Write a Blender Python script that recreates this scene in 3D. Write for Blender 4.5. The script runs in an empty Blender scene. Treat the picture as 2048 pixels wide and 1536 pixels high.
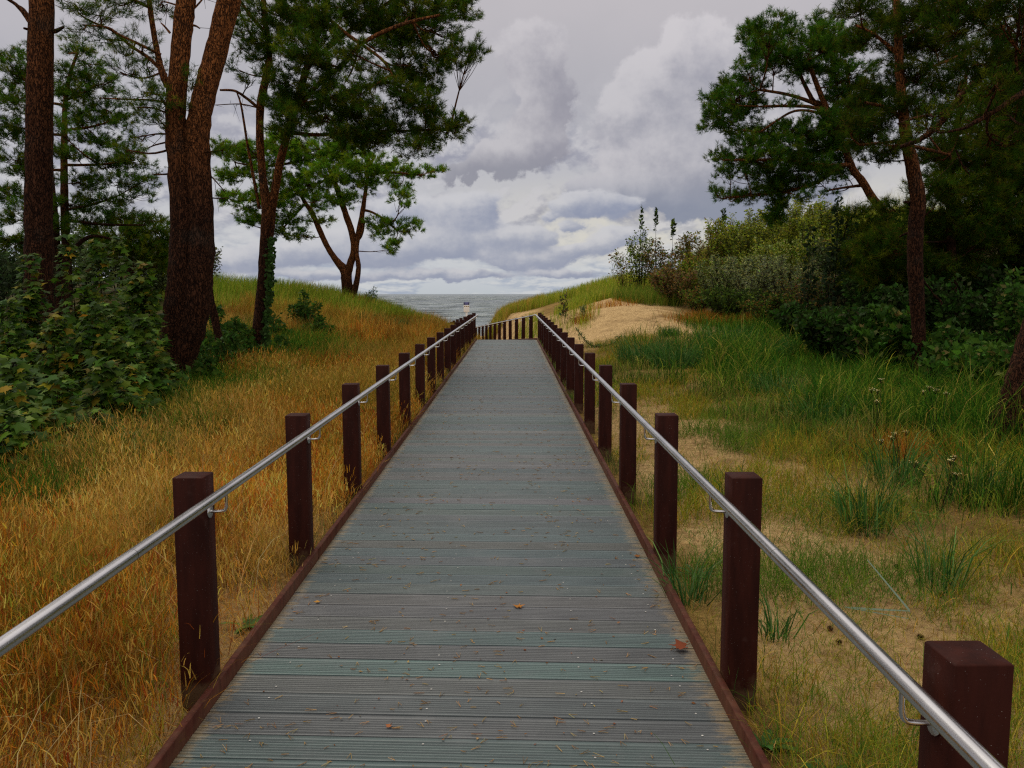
import bpy, math, random
import numpy as np
R = np.random.default_rng(11)
random.seed(5)
SC = bpy.context.scene
COL = SC.collection

# ------------------------------------------------------------------ camera maths
FPX, PITCH, CAMZ = 1650.0, math.radians(6.226), 1.635
cp, sp = math.cos(PITCH), math.sin(PITCH)


def ray(px, py):
    a, b = (px - 1024) / FPX, (768 - py) / FPX
    return np.array([a, cp + b * sp, -sp + b * cp])


def P(px, py, y):
    """world point at ground distance y seen at pixel (px, py) of the 2048 px photograph"""
    d = ray(px, py)
    return np.array([0, 0, CAMZ]) + d * (y / d[1])


def X(px, y):
    return (px - 1024) / FPX * y * 1.006


# ------------------------------------------------------------------ object helpers
def link(o, parent=None):
    COL.objects.link(o)
    if parent is not None:
        o.parent = parent
    return o


def tag(o, label=None, cat=None, group=None, kind=None):
    if label: o['label'] = label
    if cat: o['category'] = cat
    if group: o['group'] = group
    if kind: o['kind'] = kind
    return o


def thing(name, label, cat, loc=(0, 0, 0), rz=0.0, group=None):
    o = bpy.data.objects.new(name, None)
    o.empty_display_size = .2
    o.location = loc
    o.rotation_euler = (0, 0, rz)
    link(o)
    return tag(o, label, cat, group)


def mesh(name, V, F, mat, col=None, smooth=False):
    V = np.asarray(V, np.float32)
    if not isinstance(F, (list, tuple)):
        F = [F]
    F = [np.asarray(f, np.int32) for f in F if len(f)]
    me = bpy.data.meshes.new(name)
    me.vertices.add(len(V))
    me.vertices.foreach_set('co', V.ravel())
    loops = np.concatenate([f.ravel() for f in F])
    tot = np.concatenate([np.full(len(f), f.shape[1], np.int32) for f in F])
    start = np.concatenate([[0], np.cumsum(tot)[:-1]]).astype(np.int32)
    me.loops.add(len(loops))
    me.loops.foreach_set('vertex_index', loops)
    me.polygons.add(len(tot))
    me.polygons.foreach_set('loop_start', start)
    if smooth:
        me.polygons.foreach_set('use_smooth', np.ones(len(tot), bool))
    me.update(calc_edges=True)
    if col is not None:
        ca = me.color_attributes.new('Col', 'BYTE_COLOR', 'POINT')
        c = np.ones((len(V), 4), np.float32)
        c[:, :3] = np.clip(col, 0, 1)
        ca.data.foreach_set('color', c.ravel())
    me.materials.append(mat)
    return me


class MB:
    """collects vertices, triangles, quads and colours into one mesh object"""
    def __init__(s):
        s.V, s.T, s.Q, s.C, s.n = [], [], [], [], 0

    def add(s, V, T=None, Q=None, col=None):
        V = np.asarray(V, float).reshape(-1, 3)
        if T is not None and len(T): s.T.append(np.asarray(T) + s.n)
        if Q is not None and len(Q): s.Q.append(np.asarray(Q) + s.n)
        if col is None: col = (1, 1, 1)
        s.C.append(np.broadcast_to(np.asarray(col, float), (len(V), 3)))
        s.V.append(V)
        s.n += len(V)

    def build(s, name, mat, parent=None, smooth=False, loc=None):
        F = []
        V = np.concatenate(s.V)
        if loc is not None: V = V - np.asarray(loc)
        if s.T: F.append(np.concatenate(s.T))
        if s.Q: F.append(np.concatenate(s.Q))
        o = bpy.data.objects.new(name, mesh(name, V, F, mat, np.concatenate(s.C), smooth))
        if loc is not None and parent is None: o.location = loc
        return link(o, parent)


def box(mb, x0, x1, y0, y1, z0, z1, col=None, bev=0.0):
    if bev <= 0:
        V = [(x, y, z) for z in (z0, z1) for x, y in ((x0, y0), (x1, y0), (x1, y1), (x0, y1))]
        Q = [(0, 3, 2, 1), (4, 5, 6, 7), (0, 1, 5, 4), (1, 2, 6, 5), (2, 3, 7, 6), (3, 0, 4, 7)]
        mb.add(V, Q=Q, col=col)
        return
    b = bev
    def ring(i, z):
        return [(x0 + i + b, y0 + i, z), (x1 - i - b, y0 + i, z), (x1 - i, y0 + i + b, z), (x1 - i, y1 - i - b, z),
                (x1 - i - b, y1 - i, z), (x0 + i + b, y1 - i, z), (x0 + i, y1 - i - b, z), (x0 + i, y0 + i + b, z)]
    V = ring(0, z0) + ring(0, z1 - b) + ring(b * .9, z1)
    Q = [(k + r * 8, (k + 1) % 8 + r * 8, (k + 1) % 8 + 8 + r * 8, k + 8 + r * 8) for r in (0, 1) for k in range(8)]
    V = V + [((x0 + x1) / 2, (y0 + y1) / 2, z1)]
    mb.add(V, T=[(16 + k, 16 + (k + 1) % 8, 24) for k in range(8)], Q=Q, col=col)


def spline(pts, n):
    p = np.asarray(pts, float)
    if len(p) < 3:
        t = np.linspace(0, 1, n)[:, None]
        return p[0] * (1 - t) + p[-1] * t
    q = np.vstack([2 * p[0] - p[1], p, 2 * p[-1] - p[-2]])
    t = np.linspace(0, len(p) - 1 - 1e-9, n)
    i = t.astype(int)
    f = (t - i)[:, None]
    a, b, c, d = q[i], q[i + 1], q[i + 2], q[i + 3]
    return .5 * ((2 * b) + (c - a) * f + (2 * a - 5 * b + 4 * c - d) * f ** 2 + (3 * b - a - 3 * c + d) * f ** 3)


def tube(mb, pts, rad, sides=8, n=None, rough=0.0, col=None, cap=False):
    """swept tube; pts control points, rad radius per control point"""
    n = n or max(4, len(pts) * 4)
    p4 = np.column_stack([np.asarray(pts, float), np.asarray(rad, float)])
    s = spline(p4, n)
    c, r = s[:, :3], np.maximum(s[:, 3], .0015)
    t = np.gradient(c, axis=0)
    t /= np.linalg.norm(t, axis=1)[:, None] + 1e-9
    ref = np.array([1.0, 0, 0]) if abs(t[0, 0]) < .8 else np.array([0, 1.0, 0])
    V = np.zeros((n, sides, 3))
    a = np.linspace(0, 2 * math.pi, sides, endpoint=False)
    for i in range(n):
        u = ref - t[i] * ref.dot(t[i]); u /= np.linalg.norm(u)
        w = np.cross(t[i], u)
        ref = u
        rr = r[i] * (1 + rough * R.normal(size=sides)) if rough else r[i]
        V[i] = c[i] + (np.cos(a) * rr)[:, None] * u + (np.sin(a) * rr)[:, None] * w
    i, k = np.meshgrid(np.arange(n - 1), np.arange(sides), indexing='ij')
    k2 = (k + 1) % sides
    Q = np.stack([i * sides + k, i * sides + k2, (i + 1) * sides + k2, (i + 1) * sides + k], -1).reshape(-1, 4)
    V = V.reshape(-1, 3)
    T = None
    if cap:
        m = len(V)
        V = np.vstack([V, c[0], c[-1]])
        T = [(m, (q + 1) % sides, q) for q in range(sides)] + [(m + 1, (n - 1) * sides + q, (n - 1) * sides + (q + 1) % sides) for q in range(sides)]
    mb.add(V, T=T, Q=Q, col=col)
    return c


def unit(v):
    return v / (np.linalg.norm(v, axis=-1, keepdims=True) + 1e-9)


def sticks(mb, A, B, ra, rb, col=None):
    """many straight three-sided twigs at once"""
    A, B = np.atleast_2d(A), np.atleast_2d(B)
    n = len(A)
    if n == 0: return
    t = unit(B - A)
    u = unit(np.cross(t, R.normal(size=(n, 3))))
    w = np.cross(t, u)
    ra = np.broadcast_to(ra, (n,)); rb = np.broadcast_to(rb, (n,))
    V = np.zeros((n, 6, 3))
    for k in range(3):
        d = math.cos(k * 2.0944) * u + math.sin(k * 2.0944) * w
        V[:, k] = A + d * ra[:, None]
        V[:, 3 + k] = B + d * rb[:, None]
    base = (np.arange(n) * 6)[:, None]
    Q = np.concatenate([base + np.array([[k, (k + 1) % 3, 3 + (k + 1) % 3, 3 + k]]) for k in range(3)])
    c = None if col is None else (np.repeat(np.atleast_2d(col), 6, 0) if np.ndim(col) > 1 else col)
    mb.add(V, Q=Q, col=c)


def blades(mb, root, h, w, bend, az, col, tilt=0.0):
    """grass blades: two bent segments each, tapering to a point"""
    n = len(root)
    if n == 0: return
    h, w, bend, az, tilt = [np.broadcast_to(np.asarray(q, float), (n,)) for q in (h, w, bend, az, tilt)]
    d = np.stack([np.cos(az), np.sin(az), np.zeros(n)], -1)
    fa = R.uniform(0, math.pi, n)
    side = np.stack([np.cos(fa), np.sin(fa), np.zeros(n)], -1)
    up = np.array([0, 0, 1.0])
    a1, a2 = tilt, tilt + bend
    m = root + (d * np.sin(a1)[:, None] + up * np.cos(a1)[:, None]) * (h * .5)[:, None]
    am = tilt + bend * .55
    m2 = m + (d * np.sin(am)[:, None] + up * np.cos(am)[:, None]) * (h * .28)[:, None]
    tip = m2 + (d * np.sin(a2)[:, None] + up * np.cos(a2)[:, None]) * (h * .24)[:, None]
    s = side * (w * .5)[:, None]
    V = np.stack([root - s, root + s, m - s * .85, m + s * .85, m2 - s * .6, m2 + s * .6, tip], 1)
    b = (np.arange(n) * 7)[:, None]
    Q = np.concatenate([b + np.array([[0, 1, 3, 2]]), b + np.array([[2, 3, 5, 4]])])
    mb.add(V, T=b + np.array([[4, 5, 6]]), Q=Q, col=np.repeat(col, 7, 0))


def leaves(mb, pos, nrm, drc, size, tmpl, tris, col):
    """flat leaf templates (k,3) placed at pos, facing nrm, pointing along drc"""
    n = len(pos)
    if n == 0: return
    nrm = unit(nrm)
    drc = unit(drc - nrm * np.sum(drc * nrm, 1, keepdims=True))
    b = np.cross(nrm, drc)
    T = np.asarray(tmpl, float)
    s = np.broadcast_to(size, (n,))[:, None, None]
    V = pos[:, None] + s * (T[None, :, 0, None] * b[:, None] + T[None, :, 1, None] * drc[:, None] + T[None, :, 2, None] * nrm[:, None])
    k = len(T)
    F = (np.arange(n) * k)[:, None, None] + np.asarray(tris)[None]
    mb.add(V, T=F.reshape(-1, 3), col=np.repeat(col, k, 0))


def vary(base, n, amt=.25, hue=.08):
    c = np.asarray(base, float)[None] * np.exp(R.normal(0, amt, (n, 1))) * np.exp(R.normal(0, hue, (n, 3)))
    return c


def pick(cols, wts, n, amt=.22, hue=.08):
    cols = np.asarray(cols, float)
    i = R.choice(len(cols), n, p=np.asarray(wts) / np.sum(wts))
    return cols[i] * np.exp(R.normal(0, amt, (n, 1))) * np.exp(R.normal(0, hue, (n, 3)))


_lat = np.random.default_rng(3).random((64, 64))


def vnoise(x, y, s, o=0.0):
    x = np.asarray(x, float) / s + 17.3 + o * 5.1
    y = np.asarray(y, float) / s + 9.7 + o * 3.7
    xi, yi = np.floor(x).astype(int), np.floor(y).astype(int)
    fx, fy = x - xi, y - yi
    fx, fy = fx * fx * (3 - 2 * fx), fy * fy * (3 - 2 * fy)
    g = lambda a, b: _lat[a % 64, b % 64]
    return (g(xi, yi) * (1 - fx) + g(xi + 1, yi) * fx) * (1 - fy) + (g(xi, yi + 1) * (1 - fx) + g(xi + 1, yi + 1) * fx) * fy


def sstep(a, b, x):
    t = np.clip((x - a) / (b - a), 0, 1)
    return t * t * (3 - 2 * t)


# ------------------------------------------------------------------ materials
def newmat(name):
    m = bpy.data.materials.new(name)
    m.use_nodes = True
    nt = m.node_tree
    nt.nodes.clear()
    out = nt.nodes.new('ShaderNodeOutputMaterial')
    return m, nt, out


class NT:
    """short-hand for building node graphs"""
    def __init__(s, nt): s.nt = nt

    def n(s, typ, ins=None, **kw):
        nd = s.nt.nodes.new(typ)
        for k, v in kw.items(): setattr(nd, k, v)
        for k, v in (ins or {}).items():
            sock = nd.inputs[k]
            if isinstance(v, bpy.types.NodeSocket): s.nt.links.new(v, sock)
            else: sock.default_value = v
        return nd

    def m(s, op, a, b=0.0, c=0.0, clamp=False):
        return s.n('ShaderNodeMath', {0: a, 1: b, 2: c}, operation=op, use_clamp=clamp).outputs[0]

    def ss(s, a, b, x):
        return s.n('ShaderNodeMapRange', {0: x, 1: a, 2: b, 3: 0.0, 4: 1.0}, interpolation_type='SMOOTHSTEP').outputs[0]

    def mix(s, f, a, b, typ='MIX'):
        nd = s.n('ShaderNodeMix', data_type='RGBA', blend_type=typ)
        for i, v in ((0, f), (6, a), (7, b)):
            if isinstance(v, bpy.types.NodeSocket): s.nt.links.new(v, nd.inputs[i])
            else: nd.inputs[i].default_value = v if i == 0 or len(v) == 4 else (*v, 1)
        return nd.outputs[2]

    def noise(s, vec, scale, detail=4.0, rough=.55, dist=0.0):
        return s.n('ShaderNodeTexNoise', {'Vector': vec, 'Scale': scale, 'Detail': detail, 'Roughness': rough, 'Distortion': dist}).outputs[0]

    def xyz(s, x, y, z):
        return s.n('ShaderNodeCombineXYZ', {0: x, 1: y, 2: z}).outputs[0]


def leaf_mat(name, trans=.3, rough=.6, gloss=.15):
    m, nt, out = newmat(name)
    g = NT(nt)
    a = g.n('ShaderNodeAttribute', attribute_name='Col').outputs[0]
    if gloss > 0:
        bs = g.n('ShaderNodeBsdfPrincipled', {'Base Color': a, 'Roughness': rough, 'Specular IOR Level': gloss}).outputs[0]
    else:
        bs = g.n('ShaderNodeBsdfDiffuse', {'Color': a}).outputs[0]
    tr = g.n('ShaderNodeBsdfTranslucent', {'Color': a}).outputs[0]
    nt.links.new(g.n('ShaderNodeMixShader', {0: trans, 1: bs, 2: tr}).outputs[0], out.inputs[0])
    return m


def plain(name, col, rough=.6, metal=0.0, spec=.4):
    m, nt, out = newmat(name)
    g = NT(nt)
    nt.links.new(g.n('ShaderNodeBsdfPrincipled', {'Base Color': (*col, 1), 'Roughness': rough, 'Metallic': metal, 'Specular IOR Level': spec}).outputs[0], out.inputs[0])
    return m


M_needle = leaf_mat('pine_needles', .25, .6, 0)
M_leaf = leaf_mat('broad_leaf', .35, .5, .05)
M_grass = leaf_mat('grass_blades', .35, .7, 0)
M_litter = leaf_mat('litter', .1, .8, 0)


def bark_mat():
    m, nt, out = newmat('pine_bark')
    g = NT(nt)
    co = g.n('ShaderNodeTexCoord').outputs['Object']
    a = g.n('ShaderNodeAttribute', attribute_name='Col').outputs[0]
    mp = g.n('ShaderNodeMapping', {'Vector': co, 'Scale': (1, 1, .27)}).outputs[0]
    wob = g.n('ShaderNodeVectorMath', {0: mp, 1: g.n('ShaderNodeTexNoise', {'Vector': mp, 'Scale': 9.0, 'Detail': 3.0}).outputs[1]}, operation='ADD').outputs[0]
    vo = g.n('ShaderNodeTexVoronoi', {'Vector': wob, 'Scale': 11.0}, feature='DISTANCE_TO_EDGE').outputs[0]
    crack = g.ss(0.0, .16, vo)
    n1 = g.noise(mp, 30.0, 6.0, .65)
    n2 = g.noise(co, 2.2, 3.0)
    c = g.mix(g.ss(.3, .7, n1), (.45, .42, .42), (1.25, 1.15, 1.1))
    c = g.mix(1.0, a, c, 'MULTIPLY')
    c = g.mix(g.m('MULTIPLY', g.m('SUBTRACT', 1.0, crack), .88), c, (.012, .007, .006))
    c = g.mix(g.m('MULTIPLY', g.ss(.52, .72, n2), .35), c, (.05, .045, .035))
    h = g.m('ADD', g.m('MULTIPLY', crack, .7), g.m('MULTIPLY', n1, .5))
    bp = g.n('ShaderNodeBump', {'Strength': 1.0, 'Distance': .05, 'Height': h}).outputs[0]
    nt.links.new(g.n('ShaderNodeBsdfPrincipled', {'Base Color': c, 'Roughness': .9, 'Specular IOR Level': .06, 'Normal': bp}).outputs[0], out.inputs[0])
    return m


M_bark = bark_mat()


def ground_mat():
    m, nt, out = newmat('sandy_ground')
    g = NT(nt)
    co = g.n('ShaderNodeTexCoord').outputs['Object']
    a = g.n('ShaderNodeAttribute', attribute_name='Col').outputs[0]
    n1 = g.noise(co, 1.7, 8.0, .6)
    n2 = g.noise(co, 14.0, 8.0, .7)
    n3 = g.noise(co, 160.0, 3.0, .7)
    lit = g.mix(g.ss(.35, .7, n2), (.6, .55, .5), (1.15, 1.15, 1.15))
    c = g.mix(1.0, a, lit, 'MULTIPLY')
    c = g.mix(g.m('MULTIPLY', g.ss(.52, .60, g.m('ADD', g.m('MULTIPLY', n1, .5), g.m('MULTIPLY', n2, .5))), .7), c, (.12, .062, .022))
    c = g.mix(g.m('MULTIPLY', g.ss(.52, .68, n3), .5), c, (.13, .075, .03))
    h = g.m('ADD', g.m('MULTIPLY', n2, .6), g.m('ADD', g.m('MULTIPLY', n3, .12), g.m('MULTIPLY', n1, .9)))
    bp = g.n('ShaderNodeBump', {'Strength': .9, 'Distance': .10, 'Height': h}).outputs[0]
    nt.links.new(g.n('ShaderNodeBsdfPrincipled', {'Base Color': c, 'Roughness': .95, 'Specular IOR Level': .1, 'Normal': bp}).outputs[0], out.inputs[0])
    return m


def deck_mat():
    m, nt, out = newmat('grooved_deck_boards')
    g = NT(nt)
    co = g.n('ShaderNodeTexCoord').outputs['Object']
    a = g.n('ShaderNodeAttribute', attribute_name='Col').outputs[0]
    mp = g.n('ShaderNodeMapping', {'Vector': co, 'Scale': (1.2, 26, 1)}).outputs[0]
    st = g.noise(mp, 2.0, 6.0, .6)
    n2 = g.noise(co, 3.2, 6.0, .6)
    n3 = g.noise(co, 60.0, 4.0, .7)
    c = g.mix(g.ss(.3, .7, st), (.72, .72, .74), (1.2, 1.2, 1.18))
    c = g.mix(1.0, a, c, 'MULTIPLY')
    c = g.mix(g.m('MULTIPLY', g.ss(.48, .75, n2), .35), c, (.14, .14, .14))
    # dirt and blown sand lying along both edges of the walk
    sx = g.n('ShaderNodeSeparateXYZ', {0: co}).outputs[0]
    edge = g.m('MAXIMUM', g.ss(-.98, -1.21, sx), g.ss(.58, .86, sx))
    n5 = g.noise(g.n('ShaderNodeMapping', {'Vector': co, 'Scale': (1, 3.5, 1)}).outputs[0], 9.0, 6.0, .7)
    dirt = g.m('MULTIPLY', g.ss(.80, 1.0, g.m('ADD', g.m('MULTIPLY', edge, .50), g.m('ADD', g.m('MULTIPLY', n5, .75), g.m('MULTIPLY', n3, .2)))), .7)
    c = g.mix(dirt, c, (.26, .19, .10))
    spk = g.m('MULTIPLY', g.ss(.67, .73, g.noise(co, 38.0, 5.0, .75)), .35)
    c = g.mix(spk, c, (.25, .2, .13))
    rough = g.m('ADD', g.m('MULTIPLY', n2, .25), .34)
    bp = g.n('ShaderNodeBump', {'Strength': .3, 'Distance': .004, 'Height': n3}).outputs[0]
    nt.links.new(g.n('ShaderNodeBsdfPrincipled', {'Base Color': c, 'Roughness': rough, 'Specular IOR Level': .5, 'Normal': bp}).outputs[0], out.inputs[0])
    return m


def post_mat(name, base, dusty=.6):
    m, nt, out = newmat(name)
    g = NT(nt)
    co = g.n('ShaderNodeTexCoord').outputs['Object']
    oi = g.n('ShaderNodeObjectInfo').outputs['Random']
    vec = g.n('ShaderNodeVectorMath', {0: co, 1: g.xyz(g.m('MULTIPLY', oi, 13.0), 0.0, 0.0)}, operation='ADD').outputs[0]
    n1 = g.noise(g.n('ShaderNodeMapping', {'Vector': vec, 'Scale': (6, 6, 1)}).outputs[0], 4.0, 5.0, .6)
    n3 = g.noise(vec, 220.0, 2.0, .6)
    n4 = g.noise(vec, 9.0, 5.0, .65)
    c = g.mix(g.ss(.3, .7, n1), tuple(b * .75 for b in base), tuple(b * 1.3 for b in base))
    c = g.mix(g.m('MULTIPLY', g.ss(.60, .8, n4), .3), c, (.09, .05, .04))
    zz = g.n('ShaderNodeSeparateXYZ', {0: co}).outputs[2]
    dust = g.m('MULTIPLY', g.ss(.62, .85, g.m('ADD', g.m('MULTIPLY', g.ss(.22, -.02, zz), .5), g.m('MULTIPLY', n4, .7))), dusty)
    c = g.mix(dust, c, (.13, .08, .04))
    c = g.mix(g.m('MULTIPLY', g.ss(.72, .75, n3), .8), c, (.3, .26, .23))
    bp = g.n('ShaderNodeBump', {'Strength': .25, 'Distance': .003, 'Height': g.noise(vec, 70.0, 4.0, .7)}).outputs[0]
    nt.links.new(g.n('ShaderNodeBsdfPrincipled', {'Base Color': c, 'Roughness': .6, 'Specular IOR Level': .07, 'Normal': bp}).outputs[0], out.inputs[0])
    return m


def steel_mat():
    m, nt, out = newmat('brushed_steel')
    g = NT(nt)
    co = g.n('ShaderNodeTexCoord').outputs['Object']
    n1 = g.noise(co, 300.0, 2.0)
    n2 = g.noise(co, 5.0, 4.0)
    r = g.m('ADD', .17, g.m('MULTIPLY', n2, .12))
    c = g.mix(g.ss(.3, .7, n2), (.62, .60, .58), (.74, .72, .70))
    nt.links.new(g.n('ShaderNodeBsdfPrincipled', {'Base Color': c, 'Roughness': r, 'Metallic': 1.0}).outputs[0], out.inputs[0])
    return m


def sea_mat():
    m, nt, out = newmat('sea_water')
    g = NT(nt)
    co = g.n('ShaderNodeTexCoord').outputs['Object']
    w1 = g.noise(g.n('ShaderNodeMapping', {'Vector': co, 'Scale': (.05, .085, 1)}).outputs[0], 1.0, 4.0, .6, .5)
    w2 = g.noise(g.n('ShaderNodeMapping', {'Vector': co, 'Scale': (.22, .34, 1)}).outputs[0], 1.0, 5.0, .62, .3)
    w3 = g.noise(g.n('ShaderNodeMapping', {'Vector': co, 'Scale': (.012, .02, 1)}).outputs[0], 1.0, 4.0, .6, .3)
    h = g.m('ADD', g.m('MULTIPLY', w2, 1.0), g.m('MULTIPLY', w3, 8.0))
    bp = g.n('ShaderNodeBump', {'Strength': 1.0, 'Distance': 1.0, 'Height': h}).outputs[0]
    mixw = g.m('ADD', g.m('MULTIPLY', w3, .45), g.m('ADD', g.m('MULTIPLY', w1, .35), g.m('MULTIPLY', w2, .2)))
    c = g.mix(g.ss(.42, .58, mixw), (.065, .092, .095), (.13, .165, .16))
    foam = g.m('MULTIPLY', g.ss(.60, .66, w1), g.ss(.5, .6, w2))
    sy = g.n('ShaderNodeSeparateXYZ', {0: co}).outputs[1]
    foam = g.m('MULTIPLY', foam, g.ss(520.0, 140.0, sy))
    c = g.mix(g.m('MULTIPLY', foam, .85), c, (.6, .62, .62))
    nt.links.new(g.n('ShaderNodeBsdfPrincipled', {'Base Color': c, 'Roughness': .25, 'Specular IOR Level': .45, 'Normal': bp}).outputs[0], out.inputs[0])
    return m


# ------------------------------------------------------------------ world: overcast sky with cumulus
def azel(px, py):
    d = ray(px, py)
    return math.atan2(d[0], d[1]), math.atan2(d[2], math.hypot(d[0], d[1]))


SUN_EL, SUN_AZ = math.radians(60), math.radians(-38)      # azimuth from +y, clockwise positive


def build_world():
    w = bpy.data.worlds.new('World')
    SC.world = w
    w.use_nodes = True
    nt = w.node_tree
    nt.nodes.clear()
    g = NT(nt)
    out = g.n('ShaderNodeOutputWorld')
    dr = g.n('ShaderNodeTexCoord').outputs['Generated']
    sep = g.n('ShaderNodeSeparateXYZ', {0: dr})
    x, y, z = sep.outputs
    az = g.m('ARCTAN2', x, y)
    el = g.m('ARCSINE', z)
    elp = g.m('MAXIMUM', el, 0.0)
    # layered sky colour behind the clouds
    ramp = g.n('ShaderNodeValToRGB', {0: g.m('MULTIPLY', elp, .64)})
    e = ramp.color_ramp.elements
    stops = [(0.0, (.52, .56, .60)), (.014, (.57, .60, .64)), (.04, (.60, .605, .625)), (.08, (.53, .528, .56)), (.144, (.455, .446, .482)),
             (.22, (.50, .478, .502)), (.32, (.66, .63, .655)), (.5, (1.0, .97, .96)), (1.0, (1.35, 1.31, 1.27))]
    e[0].position, e[0].color = stops[0][0], (*stops[0][1], 1)
    e[1].position, e[1].color = stops[-1][0], (*stops[-1][1], 1)
    for p, c in stops[1:-1]:
        k = e.new(p); k.color = (*c, 1)
    sky = ramp.outputs[0]
    # cumulus bank near the horizon
    ln = g.m('LOGARITHM', g.m('ADD', elp, .055), math.e)
    cx, cy = g.m('MULTIPLY', az, 9.0), g.m('MULTIPLY', ln, 2.3)
    def bank(dx, dy, seed, sc):
        return g.noise(g.xyz(g.m('ADD', cx, dx), g.m('ADD', cy, dy), seed), sc, 9.0, .58, .15)
    n_a, n_b = bank(0., 0., 3.7, 1.5), bank(-.05, .13, 3.7, 1.5)
    mask = g.m('MULTIPLY', g.m('MULTIPLY', g.ss(.43, .55, n_a), g.ss(.27, .15, el)), .75)
    lit = g.ss(-.07, .085, g.m('SUBTRACT', n_a, n_b))
    gap = g.m('MULTIPLY', g.m('MULTIPLY', g.ss(.02, .06, el), g.ss(.15, .09, el)), g.ss(-.12, .12, az))
    sky = g.mix(g.m('MULTIPLY', gap, .55), sky, (.74, .69, .56))
    low = g.ss(.10, .02, el)
    shade = g.mix(low, (.25, .255, .34), (.32, .38, .50))
    top = g.mix(low, (.60, .585, .61), (.64, .65, .66))
    sky = g.mix(g.m('MULTIPLY', mask, .92), sky, g.mix(lit, shade, top))
    # the large single clouds
    wv = g.xyz(g.m('MULTIPLY', az, 7.0), g.m('MULTIPLY', el, 7.0), 1.3)
    nz = g.n('ShaderNodeTexNoise', {'Vector': wv, 'Scale': 2.4, 'Detail': 8.0, 'Roughness': .58})
    nzs = g.n('ShaderNodeSeparateXYZ', {0: nz.outputs[1]}).outputs
    waz = g.m('ADD', az, g.m('MULTIPLY', g.m('SUBTRACT', nzs[0], .5), .085))
    wel = g.m('ADD', el, g.m('MULTIPLY', g.m('SUBTRACT', nzs[1], .5), .085))
    fine = g.noise(wv, 6.0, 8.0, .6)

    lw = g.xyz(g.m('MULTIPLY', az, 7.0), g.m('MULTIPLY', el, 13.0), 4.1)
    lz = g.n('ShaderNodeSeparateXYZ', {0: g.n('ShaderNodeTexNoise', {'Vector': lw, 'Scale': 3.0, 'Detail': 7.0, 'Roughness': .6}).outputs[1]}).outputs
    laz = g.m('ADD', az, g.m('MULTIPLY', g.m('SUBTRACT', lz[0], .5), .07))
    lel = g.m('ADD', el, g.m('MULTIPLY', g.m('SUBTRACT', lz[1], .5), .026))

    def cloud(blobs, soft, shade, top, base, base_lo, base_hi, amt, waz=waz, wel=wel, thr=.36):
        tot, hi = None, None
        for (px, py, rx, ry) in blobs:
            a0, e0 = azel(px, py)
            du = g.m('DIVIDE', g.m('SUBTRACT', waz, a0), rx / FPX)
            dv = g.m('DIVIDE', g.m('SUBTRACT', wel, e0), ry / FPX)
            q = g.m('EXPONENT', g.m('MULTIPLY', g.m('ADD', g.m('MULTIPLY', du, du), g.m('MULTIPLY', dv, dv)), -1.0))
            hq = g.m('MULTIPLY', q, g.m('SUBTRACT', dv, g.m('MULTIPLY', du, .45)))
            tot = q if tot is None else g.m('ADD', tot, q)
            hi = hq if hi is None else g.m('ADD', hi, hq)
        dens = g.m('ADD', tot, g.m('MULTIPLY', g.m('SUBTRACT', fine, .5), .55))
        mk = g.ss(thr - soft, thr + soft, dens)
        l = g.ss(-.75, .85, g.m('ADD', g.m('DIVIDE', hi, g.m('ADD', tot, .12)), g.m('MULTIPLY', g.m('SUBTRACT', fine, .5), 1.5)))
        c = g.mix(l, shade, top)
        if base: c = g.mix(g.m('MULTIPLY', g.ss(base_hi, base_lo, el), .85), c, base)
        return g.m('MULTIPLY', mk, amt), c
    e_at = lambda py: azel(1050, py)[1]
    mk, c = cloud([(1070, 95, 55, 50), (1105, 150, 40, 60), (1065, 180, 36, 70), (1075, 250, 40, 55), (1080, 300, 60, 40), (1020, 322, 100, 30), (930, 345, 60, 16)],
                  .17, (.31, .30, .35), (.56, .54, .565), (.27, .27, .32), e_at(350), e_at(290), .9, thr=.44)
    sky = g.mix(mk, sky, c)
    mk, c = cloud([(1400, 95, 62, 55), (1430, 160, 70, 70), (1340, 150, 60, 50), (1300, 205, 85, 60), (1390, 260, 100, 80), (1235, 235, 42, 36), (1340, 330, 110, 60),
                   (1185, 405, 60, 24), (1280, 385, 90, 30), (1420, 350, 110, 60), (1560, 330, 130, 90)],
                  .14, (.31, .31, .37), (.59, .57, .595), (.22, .25, .34), e_at(440), e_at(330), .93)
    sky = g.mix(mk, sky, c)
    mk, c = cloud([(905, 430, 60, 36), (950, 420, 44, 30), (880, 480, 70, 24), (935, 488, 50, 20), (1010, 480, 40, 26), (1058, 474, 40, 24), (1020, 515, 60, 17), (1070, 522, 46, 13), (1130, 506, 32, 14), (1158, 499, 22, 13),
                   (1148, 455, 24, 13), (1093, 432, 18, 8), (1135, 408, 40, 17), (1182, 404, 50, 24), (1235, 416, 48, 18), (1205, 490, 28, 26), (1250, 470, 40, 20), (790, 505, 90, 26), (700, 480, 70, 24), (590, 505, 110, 22), (450, 525, 80, 18), (800, 420, 60, 26), (900, 548, 110, 9), (1130, 546, 60, 9), (640, 552, 120, 10)],
                  .16, (.28, .31, .42), (.60, .595, .625), None, 0, 1, .9, laz, lel)
    sky = g.mix(mk, sky, c)
    # broad faint structure high up
    hv = g.noise(g.xyz(g.m('MULTIPLY', az, 2.0), g.m('MULTIPLY', el, 3.0), 7.7), 1.3, 5.0, .5)
    sky = g.mix(g.m('MULTIPLY', g.ss(.35, .65, hv), g.ss(.1, .35, el)), sky, g.mix(1.0, sky, (1.12, 1.1, 1.09), 'MULTIPLY'))
    nis = g.n('ShaderNodeTexSky', sky_type='NISHITA', sun_disc=False, sun_elevation=SUN_EL, sun_rotation=SUN_AZ)
    b1 = g.n('ShaderNodeBackground', {0: nis.outputs[0], 1: .05}).outputs[0]
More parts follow.
